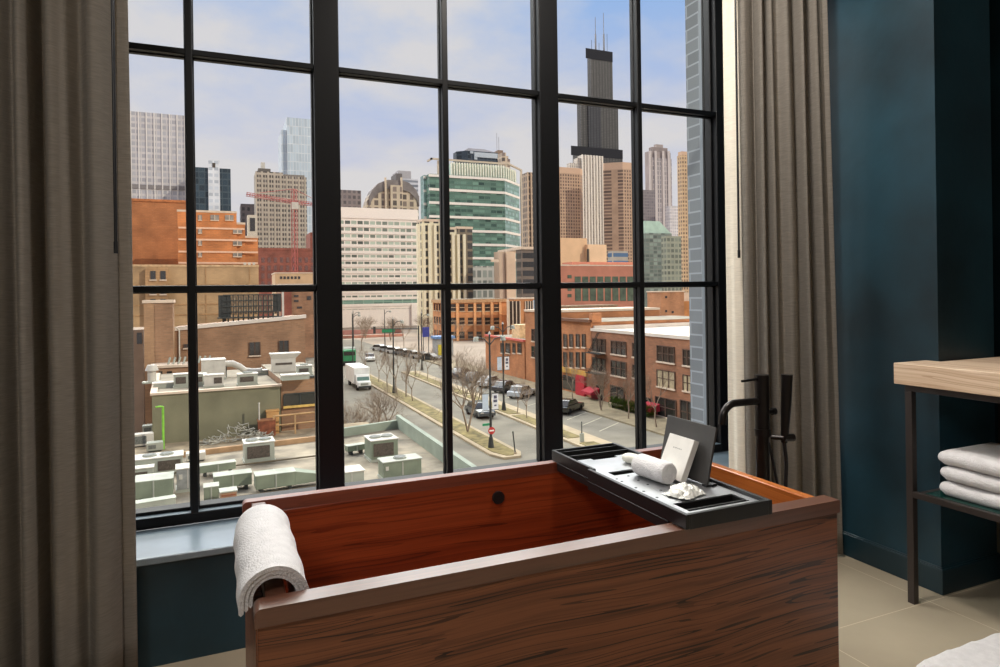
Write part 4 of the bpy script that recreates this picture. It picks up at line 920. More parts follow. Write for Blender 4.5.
x0_, _ = B.xz(179.3, 340); B.part('downpipe', MB().tube([(x0_, -.12, za - 4.5), (x0_, -.12, za + .1), (x0_ - .3, -.05, za + .35)], .07, 8), metal_white)
BB_ = B
# bulkhead tower
B = Bld('brick_bulkhead', 'narrow tan brick stair tower at the left end of the brown brick building', 143.5, 172.5, 60)
tbr = brick('tan_tower_brick', (176, 138, 104), (168, 134, 104), 2, var=.1)
xl, xr, zt = B.block('walls', 143.5, 172.5, 303, tbr, dep=2.3)
B.part('coping', MB().box(xl - .1, xr + .1, -.1, 2.4, zt, zt + .25), coping)
x0_, _ = B.xz(155, 330); B.part('lighter_face', MB().box(x0_, xr, -.05, 0, 0, zt - .1), ebr)
B2 = Bld('low_brick_shed', 'low brick shed with two dark windows at the foot of the stair tower', 150, 189.5, 57.5)
xl, xr, zt = B2.block('walls', 150, 189.5, 367.5, ebr, dep=2.3, trim='coping', pm=coping, tz=.2)
for a_, b_ in ((158.5, 162.5), (167, 172)): x0_, z0_ = B2.xz(a_, 376.5); x1_, z1_ = B2.xz(b_, 371); B2.part('window', MB().box(x0_, x1_, -.04, .05, z0_, z1_), win_dark)
mb = MB()
for k in range(9): x_ = xl + 1.2 + k * .38; mb.tube([(x_, .6, zt + .2), (x_ + .15, .8, zt + .75)], .09, 5)
B2.part('roof_pipes', mb, metal_grey)
B3 = Bld('grey_shed', 'grey rendered shed at the far left edge of the window, below the tan block', 120, 143, 64)
B3.block('walls', 120, 143, 330, M('grey_render', (150, 130, 112), .9, 0, .08, .5), dep=6)
x0_, z0_ = B3.xz(137, 344); x1_, z1_ = B3.xz(144.5, 332.5); B3.part('window', MB().box(x0_, x1_ - .2, -.05, .05, z0_, z1_), win_dark)
# billboard frame seen from behind
zbase = BB_.xz(250, 322)[1] + GZ
bf = Bld('billboard_frame', 'black billboard lattice seen from behind on the brown brick roof', 223, 278, 66, cat='billboard', base=zbase)
x0_, z0_ = bf.xz(223, 318); x1_, z1_ = bf.xz(278, 294.5)
mb = MB()
for i in range(12):
    x_ = x0_ + (x1_ - x0_) * i / 11; mb.box(x_ - .06, x_ + .06, -.1, .06, z0_ - .5, z1_)
    mb.tube([(x_, -.05, z0_ + 1.3), (x_, 1.2, z0_ - .4)], .05, 4)
for k in range(5): z_ = z0_ + (z1_ - z0_) * k / 4; mb.box(x0_, x1_, -.16, -.02, z_ - .055, z_ + .055)
bf.part('lattice', mb, steel_dark)
mb = MB()
for i in range(11):
    xa = x0_ + (x1_ - x0_) * i / 11; mb.box(xa + .1, xa + .34, .1, .16, z0_ + .3, z1_ - .1)
bf.part('boards', mb, M('weathered_board', (168, 150, 128), .9, 0, .1, 2))
bf.part('catwalk', MB().box(x0_ - .5, x1_ + .3, -.7, -.05, z0_ - .05, z0_ + .08).box(x0_ - .4, x0_ + .7, -.02, .1, z0_, z1_).box(x1_ - .5, x1_ + .3, -.02, .1, z0_ + .5, z1_ + .1), steel_dark)
bf.part('white_post', MB().box(x1_ + .35, x1_ + .55, -.1, .1, z0_ - .4, z1_ + .5), metal_white)
bf.part('feet', MB().box(x0_, x0_ + .3, -.3, .3, 0, z0_).box(x1_ - .3, x1_, -.3, .3, 0, z0_).box((x0_ + x1_) / 2 - .1, (x0_ + x1_) / 2 + .1, -.3, .3, 0, z0_), steel_dark)

# olive block with annex
oliv = M('olive_render', (120, 116, 94), .95, 0, .10, .5)
OB = Bld('olive_block', 'low block with a blank olive green wall and a pale roof full of plant', 150.5, 279, 44.2, rot=.06)
(xa, za), (xb, zb_) = OB.xz(150.5, 394), OB.xz(279, 387.5); zt = (za + zb_) / 2
OB.part('walls', MB().box(0, OB.w, 0, 12.4, 0, zt), oliv); OB.part('coping', MB().box(-.1, OB.w + .1, -.12, .3, zt, zt + .14).box(-.1, .3, .3, 12.4, zt, zt + .14), coping)
OB.part('roof', MB().box(.3, OB.w, .3, 12.4, zt, zt + .03), roof_gravel)
AN = Bld('brick_annex', 'brown brick annex with one wide window at the right end of the olive block', 279, 330, 44.9, rot=.06)
za = AN.xz(298, 378.5)[1]; AN.part('walls', MB().box(.05, AN.w, 0, 11, 0, za), ebr); AN.part('coping', MB().box(.05, AN.w, -.1, .3, za, za + .12), steel_dark); AN.part('roof', MB().box(.05, AN.w, .3, 11, za, za + .03), roof_gravel)
x0_, z0_ = AN.xz(284.5, 406); x1_, z1_ = AN.xz(315, 392.5)
w_ = AN.part('window', MB().box(x0_, x1_, -.05, .05, z0_, z1_), win_dark)
MB().box((x0_ + x1_) / 2 - .05, (x0_ + x1_) / 2 + .05, -.1, 0, z0_, z1_).box(x0_ - .08, x0_, -.1, 0, z0_, z1_).box(x1_, x1_ + .08, -.1, 0, z0_, z1_).box(x0_, x1_, -.1, 0, z1_, z1_ + .08).build('window_frame', steel_dark, w_)
MB().box(x0_ - .1, x1_ + .1, -.2, 0, z0_ - .15, z0_).build('sill', M('yellow_sill', (208, 172, 96), .8), w_)
ZOB = zt + GZ; ZAN = za + GZ

# plant on roofs
def rtu(name, label, p, w, d, h, fans=2, grille='front', mat=metal_grey, lid=metal_white, group=None, rot=.05):
    r = thing(name, label, 'roof unit', p, group, rot)
    MB().box(-w / 2 - .05, w / 2 + .05, 0, d, 0, .14).build('curb', metal_grey, r)
    MB().box(-w / 2, w / 2, 0, d, .14, h - .06).build('cabinet', mat, r, bevel=.015)
    MB().box(-w / 2 - .05, w / 2 + .05, -.05, d + .05, h - .06, h).build('lid', lid, r, bevel=.012)
    if grille == 'front': MB().box(-w / 2 + .12, w / 2 - .25, -.03, 0, .3, h - .2).build('grille', grille_dark, r)
    elif grille == 'right': MB().box(0, w / 2 - .1, -.03, 0, .3, h - .2).build('grille', grille_dark, r)
    elif grille == 'side': MB().box(w / 2, w / 2 + .03, .12, d - .12, .3, h - .2).build('grille', grille_dark, r)
    elif grille == 'panels':
        MB().box(-.02, .02, -.02, 0, .2, h - .1).box(-w / 2 + .1, -w / 2 + .25, -.03, 0, h * .55, h * .75).build('panel_seam', metal_white, r)
    for i in range(fans):
        x_ = (i - (fans - 1) / 2) * min(.8, w / max(fans, 1) * .9)
        f_ = MB().cyl(x_, d * .5, h, h + .07, min(.34, d * .38), 18).build('fan', metal_grey, r)
        MB().cyl(x_, d * .5, h + .07, h + .085, min(.30, d * .33), 18).build('fan_grille', fan_dark, f_)
    return r
ZR = -8.0
# near big roof
pb = [atZ(-60, 492, ZR), atZ(137, 462, ZR), atZ(318, 440, ZR), atZ(400, 427, ZR)]
right = [(11.35, pb[3].y), (11.25, 14), (-18, 14)]
poly = [(q.x, q.y) for q in pb][::-1] + [(-20, 14), (11.25, 14)]
rf = thing('low_roof_building', 'wide low building whose pale plant covered roof fills the foreground below the window', 'building', (0, 30, GZ))
MB().prism(poly, GZ, ZR - .02).build('walls', M('low_wall', (140, 128, 112), .9, 0, .1, .5), rf, (0, -30, -GZ))
MB().prism(poly, ZR - .02, ZR).build('roof', M('stained_pale_roof', (132, 122, 106), .95, 0, .28, .55), rf, (0, -30, -GZ))
mb = MB()
P_ = [Vector((q[0], q[1], 0)) for q in poly]
def wall_seg(mb, a, b_, th, z0, z1):
    d = (b_ - a).normalized(); n_ = Vector((-d.y, d.x, 0)) * th
    mb.prism([(a.x, a.y), (b_.x, b_.y), (b_.x + n_.x, b_.y + n_.y), (a.x + n_.x, a.y + n_.y)], z0, z1)
mb1 = MB(); wall_seg(mb1, P_[0], Vector((11.25, 14, 0)), -.28, ZR - .3, ZR + .85); wall_seg(mb1, P_[1], P_[0], -.28, ZR - .3, ZR + .55)
mb1.build('parapet', M('sage_parapet', (136, 144, 130), .8, 0, .08, .8), rf, (0, -30, -GZ))
mb2 = MB(); wall_seg(mb2, P_[3], P_[2], -.3, ZR - .3, ZR + .30); wall_seg(mb2, P_[2], P_[1], -.3, ZR - .3, ZR + .30)
mb2.build('back_kerb', M('brown_kerb', (160, 128, 96), .9, 0, .15, 1), rf, (0, -30, -GZ))
def at_r(px, py, z=ZR): q = atZ(px, py, z); return (q.x, q.y, z)
rtu('rooftop_unit', 'grey rooftop unit with dark front grille and two fans, left of the wide mullion', at_r(260, 463), 1.55, 1.3, 1.15)
rtu('rooftop_unit', 'wide grey rooftop unit with two fans at the far left of the roof', at_r(158, 477), 2.3, 1.2, 1.0, 2, 'right')
rtu('rooftop_unit', 'small white cabinet with a brown grille in front of the wide far left unit', at_r(143, 484), .9, .6, .8, 0)
rtu('rooftop_unit', 'tall grey cabinet with a white lid behind the narrow left muntin', at_r(188, 492), .95, 1.0, 1.15, 0, 'panels', M('unit_grey', (140, 140, 138), .6))
rtu('rooftop_unit', 'sage rooftop unit with a dark grille standing by the parapet right of the wide mullion', at_r(385, 461), 1.5, 1.5, 1.2, 2, 'front', metal_green)
rtu('rooftop_unit', 'long sage rooftop unit with plain panels nearest the tub rim', at_r(403, 479), 1.95, 1.0, .95, 1, 'panels', metal_green, metal_grey)
rtu('rooftop_unit', 'low white topped unit beside the wide mullion near the sill', at_r(352, 487), 1.2, 1.1, .75, 0, 'panels', metal_grey)
# ducts
duct_lid = M('duct_top_metal', (156, 160, 146), .55, 0, .1, 1)
def duct(label, p0, p1, w, h, mat=metal_green, flare=None, lid=duct_lid):
    a, b_ = Vector(p0), Vector(p1); L = (b_ - a).length; an = math.atan2(b_.y - a.y, b_.x - a.x)
    r = thing('roof_duct', label, 'duct', (a.x, a.y, a.z), None, an)
    MB().box(0, L, 0, w, .22, .22 + h).build('casing', mat, r, bevel=.02)
    MB().box(-.02, L + .02, -.02, w + .02, .22 + h, .25 + h).build('top_sheet', lid, r)
    mb = MB()
    for i in range(1, max(2, int(L / 1.1))): x_ = L * i / max(2, int(L / 1.1)); mb.box(x_ - .03, x_ + .03, -.035, w + .03, .2, .26 + h)
    mb.build('seams', metal_grey, r)
    for x_ in (.2, L - .3): MB().box(x_, x_ + .12, .05, w - .05, 0, .22).build('support', steel_dark, r)
    if flare: MB().add([(L, 0, .22), (L, w, .22), (L, w, .22 + h), (L, 0, .22 + h), (L + flare, .2, .22), (L + flare, w * .8, .22), (L + flare, w * .8, .5), (L + flare, .2, .5)], [(0, 1, 5, 4), (1, 2, 6, 5), (2, 3, 7, 6), (3, 0, 4, 7), (4, 5, 6, 7)]).build('taper', mat, r)
    return r
duct('long sage green duct box left of the wide mullion with a tapered right end', at_r(256, 495), at_r(296, 489.5), .9, .62, flare=1.4)
duct('shorter sage duct box between the brown cabinet and the long duct', at_r(214, 494), at_r(252, 489), .8, .55)
duct('big sage duct with a pale top at the far left of the roof', at_r(134, 505), at_r(173, 500), 1.3, .75)
duct('squat sage duct between the tall grey cabinet and the brown vent cabinet', at_r(204, 507), at_r(219, 505), .7, .6)
duct('flat sage duct on the roof behind the tall grey cabinet', at_r(200, 478), at_r(236, 473), .6, .35)
duct('long flat sage duct behind the front parapet corner', at_r(348, 456), at_r(366, 453), .5, .3)
duct('low pale duct crossing the roof in front of the big sage duct', at_r(134, 517), at_r(176, 510), .5, .3, metal_grey)
c_ = thing('vent_cabinet', 'brown louvred vent cabinet in the near roof left of the towel', 'vent', at_r(229, 512), None, .05)
MB().box(-.32, .32, 0, .6, 0, .85).build('cabinet', M('vent_brown', (150, 118, 92), .8), c_, bevel=.01); MB().box(-.36, .36, -.04, .64, .85, .9).build('lid', metal_grey, c_)
mb = MB()
for k in range(6): mb.box(-.28, .28, -.03, 0, .1 + .12 * k, .15 + .12 * k)
mb.build('louvres', rust, c_)
for (p, R_, lb) in (((183, 523), .42, 'white round vent drum left of the narrow muntin near the sill'), ((203, 521), .40, 'white round vent drum right of the narrow muntin near the sill'), ((244, 497), .0, '')):
    if not R_: continue
    v_ = thing('roof_vent', lb, 'vent', at_r(*p)); MB().cyl(0, 0, 0, .42, R_ * .72, 20).build('neck', metal_grey, v_); MB().cyl(0, 0, .42, .62, R_, 24, R_ * .92).build('hood', metal_white, v_, bevel=.03)
gp = tag(MB().tube([at_r(132, 478, ZR + .12), at_r(222, 467, ZR + .12), at_r(318, 455.5, ZR + .12)], .045, 6).build('gas_pipe', M('pipe_brown', (96, 84, 66), .7, 0, .1)), 'thin brown gas pipe crossing the roof behind the sage ducts', 'pipe')
tag(MB().tube([at_r(132, 520, ZR + .1), at_r(182, 513, ZR + .1)], .05, 6).build('gas_pipe', gp.data.materials[0]), 'thin brown pipe on the roof near the sill at far left', 'pipe')
tag(MB().tube([at_r(218, 499, ZR + .1), at_r(318, 486, ZR + .1)], .035, 6).build('gas_pipe', gp.data.materials[0]), 'thin brown pipe in front of the long sage duct', 'pipe')
tag(MB().tube([at_r(346, 451, ZR + .06), at_r(366, 448, ZR + .06)], .035, 6).build('gas_pipe', gp.data.materials[0]), 'short dark pipe behind the sage unit right of the wide mullion', 'pipe')
# clutter in the yard behind the kerb (z of yard)
ZY = -8.1
gstruct('yard_ground', MB().box(-24, 9.8, 38.2, 45.5, ZY - 2, ZY), M('yard_gravel', (150, 134, 110), .95, 0, .2, 1.2), 'gravel yard deck between the near roof and the olive wall')
def at_y(px, py): q = atZ(px, py, ZY); return (q.x, q.y, ZY)
q = at_y(163.5, 449); tag(MB().cyl(0, 0, 0, 2.6, .07, 10).tube([(0, 0, 2.6), (-.2, 0, 2.62), (-.4, 0, 2.6)], .05, 8).build('green_pole', M('lime_green', (126, 190, 62), .6), None, q), 'bright lime green pole standing in front of the olive wall', 'pole')
q = at_y(259.5, 437); tag(MB().cyl(0, 0, 0, 2.2, .05, 10).cyl(0, 0, 2.2, 2.26, .07, 10).build('white_pole', metal_white, None, q), 'thin white pole standing before the right end of the olive wall', 'pole')
q = at_y(267, 437); o_ = thing('rust_bin', 'rust brown bin at the right end of the olive wall', 'bin', q); MB().box(-.55, .55, 0, .7, .05, 1.05).build('body', rust, o_, bevel=.02); MB().box(-.58, .58, -.03, .73, 1.05, 1.12).build('lid', M('bin_lid', (150, 100, 70), .8), o_)
q = at_y(273, 434); tag(MB().box(-.4, .4, 0, .6, 0, 1.5).box(-.44, .44, -.04, .64, 1.5, 1.6).build('wooden_crate', M('crate_wood', (196, 150, 96), .9, 0, .1, 2), None, q, bevel=.02), 'tall tan crate behind the rust bin', 'crate')
fn = thing('timber_fence', 'open timber frame fence in front of the brick annex', 'fence', at_y(274, 436)); q1 = Vector(at_y(316, 431)) - Vector(at_y(274, 436))
tim = M('timber', (186, 150, 108), .9, 0, .1, 2)
for k in range(3): p_ = q1 * (k / 2); MB().box(p_.x - .05, p_.x + .05, p_.y - .05, p_.y + .05, 0, 1.35).build('post', tim, fn)
a_, b_ = Vector((0, 0, 1.3)), q1 + Vector((0, 0, 1.3)); MB().tube([a_, b_], .07, 4).build('rail', tim, fn); MB().tube([a_ - Vector((0, 0, .62)), b_ - Vector((0, 0, .62))], .05, 4).build('rail', tim, fn)
q = at_y(299, 412); o_ = thing('white_trailer', 'low white counter with dark openings under the annex window', 'counter', q); MB().box(-1.0, 1.0, 0, .6, 0, 1.15).build('body', metal_white, o_, bevel=.02)
for k in range(4): MB().box(-.85 + .44 * k, -.55 + .44 * k, -.03, 0, .75, 1.0).build('opening', grille_dark, o_)
for i, (px_, py_, w_, h_, lb, mt) in enumerate((
    (143, 447, 1.2, .8, 'white plant box at the far left of the yard', metal_white), (178, 438, 1.5, .75, 'long white plant box before the olive wall, right of the green pole', metal_white), (150, 436, .9, .7, 'grey tank box left of the green pole', metal_grey),
    (155, 452, .9, .55, 'small grey box at the foot of the green pole', metal_grey), (205, 432, 1.1, .9, 'tan crate stack right of the narrow muntin', M('crate_tan', (170, 150, 112), .9, 0, .15, 2)), (196, 462, 1.0, .5, 'low pale skid beside the back kerb', metal_white))):
    q = at_y(px_, py_) if py_ < 455 else at_r(px_, py_)
    o_ = thing('plant_box', lb, 'roof unit', q, None, .06); MB().box(-w_ / 2, w_ / 2, 0, .7, .08, h_).build('cabinet', mt, o_, bevel=.02); MB().box(-w_ / 2 + .1, w_ / 2 - .1, .05, .65, 0, .08).build('feet', steel_dark, o_); MB().box(-w_ / 2 + .1, w_ / 2 - .4, -.02, 0, .2, h_ - .12).build('grille', fan_dark, o_)
# pile of scrap at the wall
mb = MB(); r = random.Random(3)
for i in range(170):
    x_, y_ = r.uniform(-2.2, 2.0), r.uniform(-.4, .5); a_ = r.uniform(0, 6); l_ = r.uniform(.3, .9); z_ = r.uniform(.02, 1.1) * max(.1, 1 - abs(x_) / 1.8)
    mb.tube([(x_, y_, z_), (x_ + l_ * math.cos(a_) * .7, y_ + l_ * .3 * math.sin(a_), z_ + r.uniform(-.1, .35))], .03, 3)
tag(mb.build('scrap_pile', M('scrap_grey', (176, 172, 160), .8, 0, .2, 3), None, at_y(240, 441)), 'tangled grey scrap heap against the olive wall', 'scrap heap', None, 'stuff')

# plant on the olive roof
def at_o(px, py): q = atZ(px, py, ZOB + .03); return (q.x, q.y, ZOB + .03)
rtu('rooftop_unit', 'square grey unit with a dark grille left of the narrow muntin on the olive block', at_o(182, 388), 1.0, .8, .95, 0, 'front', metal_grey, metal_white)
rtu('rooftop_unit', 'narrow grey unit with a dark grille right of the narrow muntin on the olive block', at_o(201, 386), .7, .7, .85, 0)
rtu('rooftop_unit', 'white stacked air unit in the middle of the olive block roof', at_o(214, 380), 1.6, 1.6, 1.5, 0, 'panels', metal_white)
rtu('rooftop_unit', 'low white air unit in front of the stacked unit on the olive block', at_o(214, 388), 1.2, .8, .9, 0, 'right', metal_white)
rtu('rooftop_unit', 'grey condenser with a dark grille near the right end of the olive block roof', at_o(248, 386), 1.25, .9, .85, 1)
q = at_o(224, 377); du = thing('roof_duct', 'silver S shaped duct on the olive block roof', 'duct', q)
MB().tube([(0, 0, 1.0), (.6, 0, 1.0), (1.1, 0, .75), (1.5, 0, .4), (2.0, 0, .3), (2.7, 0, .3)], .24, 12).build('pipe', metal_white, du); MB().tube([(2.65, 0, .3), (2.75, 0, .3)], .3, 12).build('flange', metal_grey, du); MB().box(.1, .2, -.2, .2, 0, .8).box(2.2, 2.3, -.2, .2, 0, .12).build('support', steel_dark, du)
def at_a(px, py): q = atZ(px, py, ZAN + .03); return (q.x, q.y, ZAN + .03)
rtu('rooftop_unit', 'grey condenser with a dark grille on the brick annex roof', at_a(305, 376), 1.0, .8, .75, 1)
h_ = thing('exhaust_hood', 'white flared exhaust box in front of the brown brick wall', 'vent', at_a(284, 372)); MB().box(-.85, .85, 0, 1.1, 0, 1.0).build('box', metal_white, h_, bevel=.02); MB().add([(-.85, 0, 1.0), (.85, 0, 1.0), (.85, 1.1, 1.0), (-.85, 1.1, 1.0), (-1.0, -.15, 1.4), (1.25, -.15, 1.4), (1.25, 1.2, 1.4), (-1.0, 1.2, 1.4)], [(0, 1, 5, 4), (1, 2, 6, 5), (2, 3, 7, 6), (3, 0, 4, 7), (4, 5, 6, 7)]).build('hood', metal_white, h_); MB().box(-.6, .6, -.03, 0, .55, .7).build('slot', grille_dark, h_)
q = at_o(152, 383); v_ = thing('exhaust_fan', 'white exhaust fan stack at the far left end of the olive block roof', 'vent', q); MB().cyl(0, 0, 0, .9, .28, 16).build('stack', metal_white, v_); MB().cyl(0, 0, .9, 1.3, .45, 18, .3).build('cowl', metal_white, v_); MB().box(-.6, .6, -.4, .4, 0, .12).build('curb', metal_grey, v_)
for i, (px_, py_, lb) in enumerate(((263, 375, 'low pale skylight box on the olive block behind the condenser'), (168, 388, 'white folded sheet box at the left of the olive roof edge'), (296, 380, 'low pale box at the annex roof edge'))):
    q = at_o(px_, py_) if px_ < 279 else at_a(px_, py_); o_ = thing('roof_box', lb, 'roof box', q, None, .06); MB().box(-.9, .9, 0, .8, 0, .3).build('curb', metal_grey, o_); MB().box(-.95, .95, -.05, .85, .3, .38).build('lid', metal_white, o_)

# ---- orange warehouse up the street
wbr = brick('orange_warehouse_brick', (208, 142, 92), (196, 140, 98), 3, var=.06)
B = Bld('orange_warehouse', 'four storey orange brick warehouse facing down the avenue', 447, 506.5, 168)
xl, xr, zt = 0, B.w, B.xz(475, 300)[1]; B.part('walls', MB().box(0, B.w, 0, 13, 0, zt), wbr)
B.part('cornice', MB().box(-.4, B.w + .2, -.4, 13.4, zt - .7, zt + .2), M('cornice_tan', (186, 146, 108), .9)); B.part('roof', MB().box(-.2, B.w, -.2, 13.2, zt + .2, zt + .3), roof_gravel)
mb = MB()
for p_ in (448.5, 457.5, 475, 483.5, 492, 500.5): x_, _ = B.xz(p_ - .3, 320); mb.box(x_ - .35, x_ + .35, -.3, 0, 0, zt - .7)
B.part('piers', mb, M('pier_tan', (220, 164, 116), .9))
for y0_, y1_ in ((304, 311), (317.5, 324.5), (331.5, 338.5), (345, 351)):
    for a_ in (451, 459.5, 468, 476.5, 485, 494):
        x0_, z0_ = B.xz(a_, y1_); x1_, z1_ = B.xz(a_ + 5, y0_)
        w_ = B.part('window', MB().box(x0_, x1_, -.06, .05, z0_, z1_).box(x0_ - .15, x1_ + .15, -.18, .02, z0_ - .25, z0_, 1).box(x0_, x1_, -.1, .02, (z0_ + z1_) / 2 - .08, (z0_ + z1_) / 2 + .08, 1), [win_dark, win_frame])
    for k in range(5):
        yy = 1.2 + k * 2.4; _, z0_ = B.xz(450, y1_); _, z1_ = B.xz(450, y0_)
        B.part('window', MB().box(-.06, .05, yy, yy + 1.3, z0_, z1_).box(-.16, .02, yy - .1, yy + 1.4, z0_ - .25, z0_, 1), [win_dark, win_frame])
# glass fronted orange block right of it
B = Bld('glazed_orange_block', 'orange brick block with tall black window bays beside the warehouse', 506.5, 552, 158, dep=6)
xl, xr, zt = B.block('walls', 506.5, 552, 299, wbr, dep=7, trim='coping', pm=coping, tz=.4)
for a_, b_ in ((509, 519.5), (525.5, 532.5)):
    x0_, z0_ = B.xz(a_, 330); x1_, z1_ = B.xz(b_, 301)
    w_ = B.part('window', MB().box(x0_, x1_, -.15, .05, z0_, z1_), win_dark)
    mb = MB()
    for k in range(4): x_ = x0_ + (x1_ - x0_) * k / 3; mb.box(x_ - .12, x_ + .12, -.35, -.1, z0_, z1_)
    mb.build('glazing_bars', coping, w_)
x0_, _ = B.xz(506.8, 310); x1_, _ = B.xz(508.6, 310); B.part('pale_corner', MB().box(x0_, x1_, -.3, 0, 0, zt), coping)
x0_, z0_ = B.xz(533, 320); x1_, z1_ = B.xz(534.5, 300); B.part('blue_strip', MB().box(x0_, x1_, -.3, 0, z0_, z1_), M('pale_blue', (158, 180, 200), .6))

# ---- brick shop row on the right side of the avenue (facade plane x = 41.2)
XR = 41.2
def face_rect(px0, px1, py0, py1): # picture rect on the facade -> y range, z range
    a, b_ = atX(px0, py1, XR), atX(px1, py0, XR); c, d = atX(px0, py0, XR), atX(px1, py1, XR)
    return (min(a.y, b_.y), max(a.y, b_.y), (atX((px0 + px1) / 2, py1, XR).z), (atX((px0 + px1) / 2, py0, XR).z))
def row_building(name, label, px_far, px_near, ztop, mat, dep=26):
    yf, yn = atX(px_far, 380, XR).y, atX(px_near, 380, XR).y
    r = thing(name, label, 'building', (XR, (yf + yn) / 2, GZ)); r['yf'] = yf; r['yn'] = yn
    return r, yf, yn
def rp(root, name, mb, mat): return mb.build(name, mat, root if root.parent is None else root, (-root.location.x, -root.location.y, -root.location.z))
r1b = brick('dark_red_brick', (160, 108, 78), (152, 108, 84), 2.2, var=.14)
zt1 = -3.45
R1, yf, yn = row_building('brick_shop_row', 'brown brick shop row with triple windows and a white flat roof', 592, 760, zt1, r1b)
rp(R1, 'walls', MB().box(XR, XR + 24, yn, yf, GZ, zt1), r1b)
rp(R1, 'parapet', MB().box(XR - .12, XR + .3, yn, yf, zt1 - .1, zt1 + .22).box(XR + .3, XR + 24, yf - .3, yf, zt1, zt1 + .5), roof_white)
rp(R1, 'roof', MB().box(XR + .3, XR + 24, yn, yf - .3, zt1, zt1 + .04), roof_white)
def row_window(root, px0, px1, py0, py1, n=1, fm=None, curt=False):
    y0_, y1_, z0_, z1_ = face_rect(px0, px1, py0, py1); mats_ = [win_dark if not curt else M('curtained_glass', (176, 160, 132), .3, 0, .1), fm or win_frame_d, coping]
    mb = MB().box(XR - .03, XR + .05, y0_, y1_, z0_, z1_).box(XR - .14, XR + .02, y0_ - .1, y1_ + .1, z0_ - .16, z0_, 2)
    for k in range(n + 1): y_ = y0_ + (y1_ - y0_) * k / n; mb.box(XR - .09, XR + .02, y_ - .06, y_ + .06, z0_, z1_, 1)
    mb.box(XR - .07, XR + .02, y0_, y1_, (z0_ + z1_) / 2 - .04, (z0_ + z1_) / 2 + .04, 1).box(XR - .09, XR + .02, y0_, y1_, z1_ - .08, z1_, 1)
    return rp(root, 'window', mb, mats_)
for a_ in ((611.5, 626, 341, 354.5, 3), (611.5, 626, 361, 376, 3), (593, 605.5, 338.5, 352, 3), (593, 605.5, 358, 371.5, 3), (633, 640, 343, 357, 2), (633, 640, 365, 378, 2), (657.5, 674.5, 346, 362, 3), (683.5, 692, 349.5, 365.5, 2)):
    row_window(R1, *a_)
row_window(R1, 657.5, 675, 370.5, 387.5, 3, curt=True); row_window(R1, 683.5, 692, 375, 391, 2, curt=True)
for a_ in ((597, 603, 385, 402), (611, 624, 386, 404), (640, 652, 397, 414), (656, 676, 398, 417), (681, 695, 401, 424)): row_window(R1, *a_, 2)
# fire escape
fe = rp(R1, 'fire_escape', MB(), steel_dark)
bpy.data.objects.remove(fe)
mb = MB()
for (a_, b_, y_) in ((592.3, 606, 353), (592.3, 606, 373)):
    ya, yb, z0_, z1_ = face_rect(a_, b_, y_ - 4.5, y_)
    mb.box(XR - 1.0, XR, ya, yb, z0_ - .05, z0_ + .03); mb.box(XR - 1.0, XR - .96, ya, yb, z1_ - .04, z1_)
    for k in range(14): y2 = ya + (yb - ya) * k / 13; mb.box(XR - 1.0, XR - .97, y2 - .015, y2 + .015, z0_, z1_)
    mb.tube([(XR - .8, yb - .4, z0_), (XR - .4, ya + 1.2, z0_ + 2.4)], .06, 4); mb.tube([(XR - .8, yb - .7, z0_), (XR - .4, ya + .9, z0_ + 2.4)], .06, 4)
rp(R1, 'fire_escape', mb, steel_dark)
for (a_, b_, y0_, y1_, lb) in ((590, 600, 387, 391, 0), (648, 660, 402.5, 407, 0)):
    ya, yb, z0_, z1_ = face_rect(a_, b_, y0_, y1_)
    o_ = rp(R1, 'awning', MB().add([(XR, ya, z1_), (XR, yb, z1_), (XR - 1.3, yb, z0_), (XR - 1.3, ya, z0_), (XR - 1.3, ya, z0_ - .3), (XR - 1.3, yb, z0_ - .3), (XR, ya, z0_ - .3), (XR, yb, z0_ - .3)], [(0, 1, 2, 3), (3, 2, 5, 4), (0, 3, 4, 6), (1, 7, 5, 2)]), M('crimson_awning', (166, 34, 52), .8, 0, .06)); o_['label'] = 'crimson awning'
    ya2, yb2, z0b, z1b = face_rect(a_ + 2, b_ - 2, y1_, y1_ + 12); rp(R1, 'shop_door', MB().box(XR - .1, XR + .02, ya2, yb2, GZ + .16, z1b), M('crimson_door', (136, 28, 44), .6))
# orange building further up the row
r2b = brick('row_orange_brick', (188, 124, 80), (178, 120, 84), 2.2, var=.1)
zt2 = -2.55
R2, yf2, yn2 = row_building('orange_shop_house', 'orange brick shop house with a yellow sign band beside the fire escape', 552, 591.5, zt2, r2b)
rp(R2, 'walls', MB().box(XR, XR + 20, yn2, yf2, GZ, zt2), r2b); rp(R2, 'cornice', MB().box(XR - .35, XR + .3, yn2, yf2, zt2, zt2 + .35), M('brown_cornice', (110, 76, 58), .9)); rp(R2, 'roof', MB().box(XR + .3, XR + 20, yn2, yf2, zt2, zt2 + .05), roof_gravel)
ya, yb, z0_, z1_ = face_rect(588.5, 591.5, 318, 330); rp(R2, 'chimney', MB().box(XR + .1, XR + 1.4, ya, yb, zt2, zt2 + 1.1), r2b)
for p_ in (564, 570, 576.5, 582.5):
    row_window(R2, p_, p_ + 3, 334, 347); row_window(R2, p_, p_ + 3, 352, 367.5)
ya, yb, z0_, z1_ = face_rect(562, 588, 369, 374); rp(R2, 'sign_band', MB().box(XR - .3, XR, ya, yb, z0_, z1_), M('mustard_band', (196, 150, 70), .8, 0, .08, 2))
ya, yb, z0_, z1_ = face_rect(563, 576, 376, 393); w_ = rp(R2, 'shop_window', MB().box(XR - .05, XR + .02, ya, yb, GZ + .4, z1_), win_dark)
ya, yb, z0_, z1_ = face_rect(578, 586.5, 375, 395); o_ = rp(R2, 'red_panel', MB().box(XR - .35, XR, ya, yb, GZ + .16, z1_), M('poster_red', (170, 32, 46), .6, 0, .1, 2)); o_['label'] = 'tall red entrance panel'
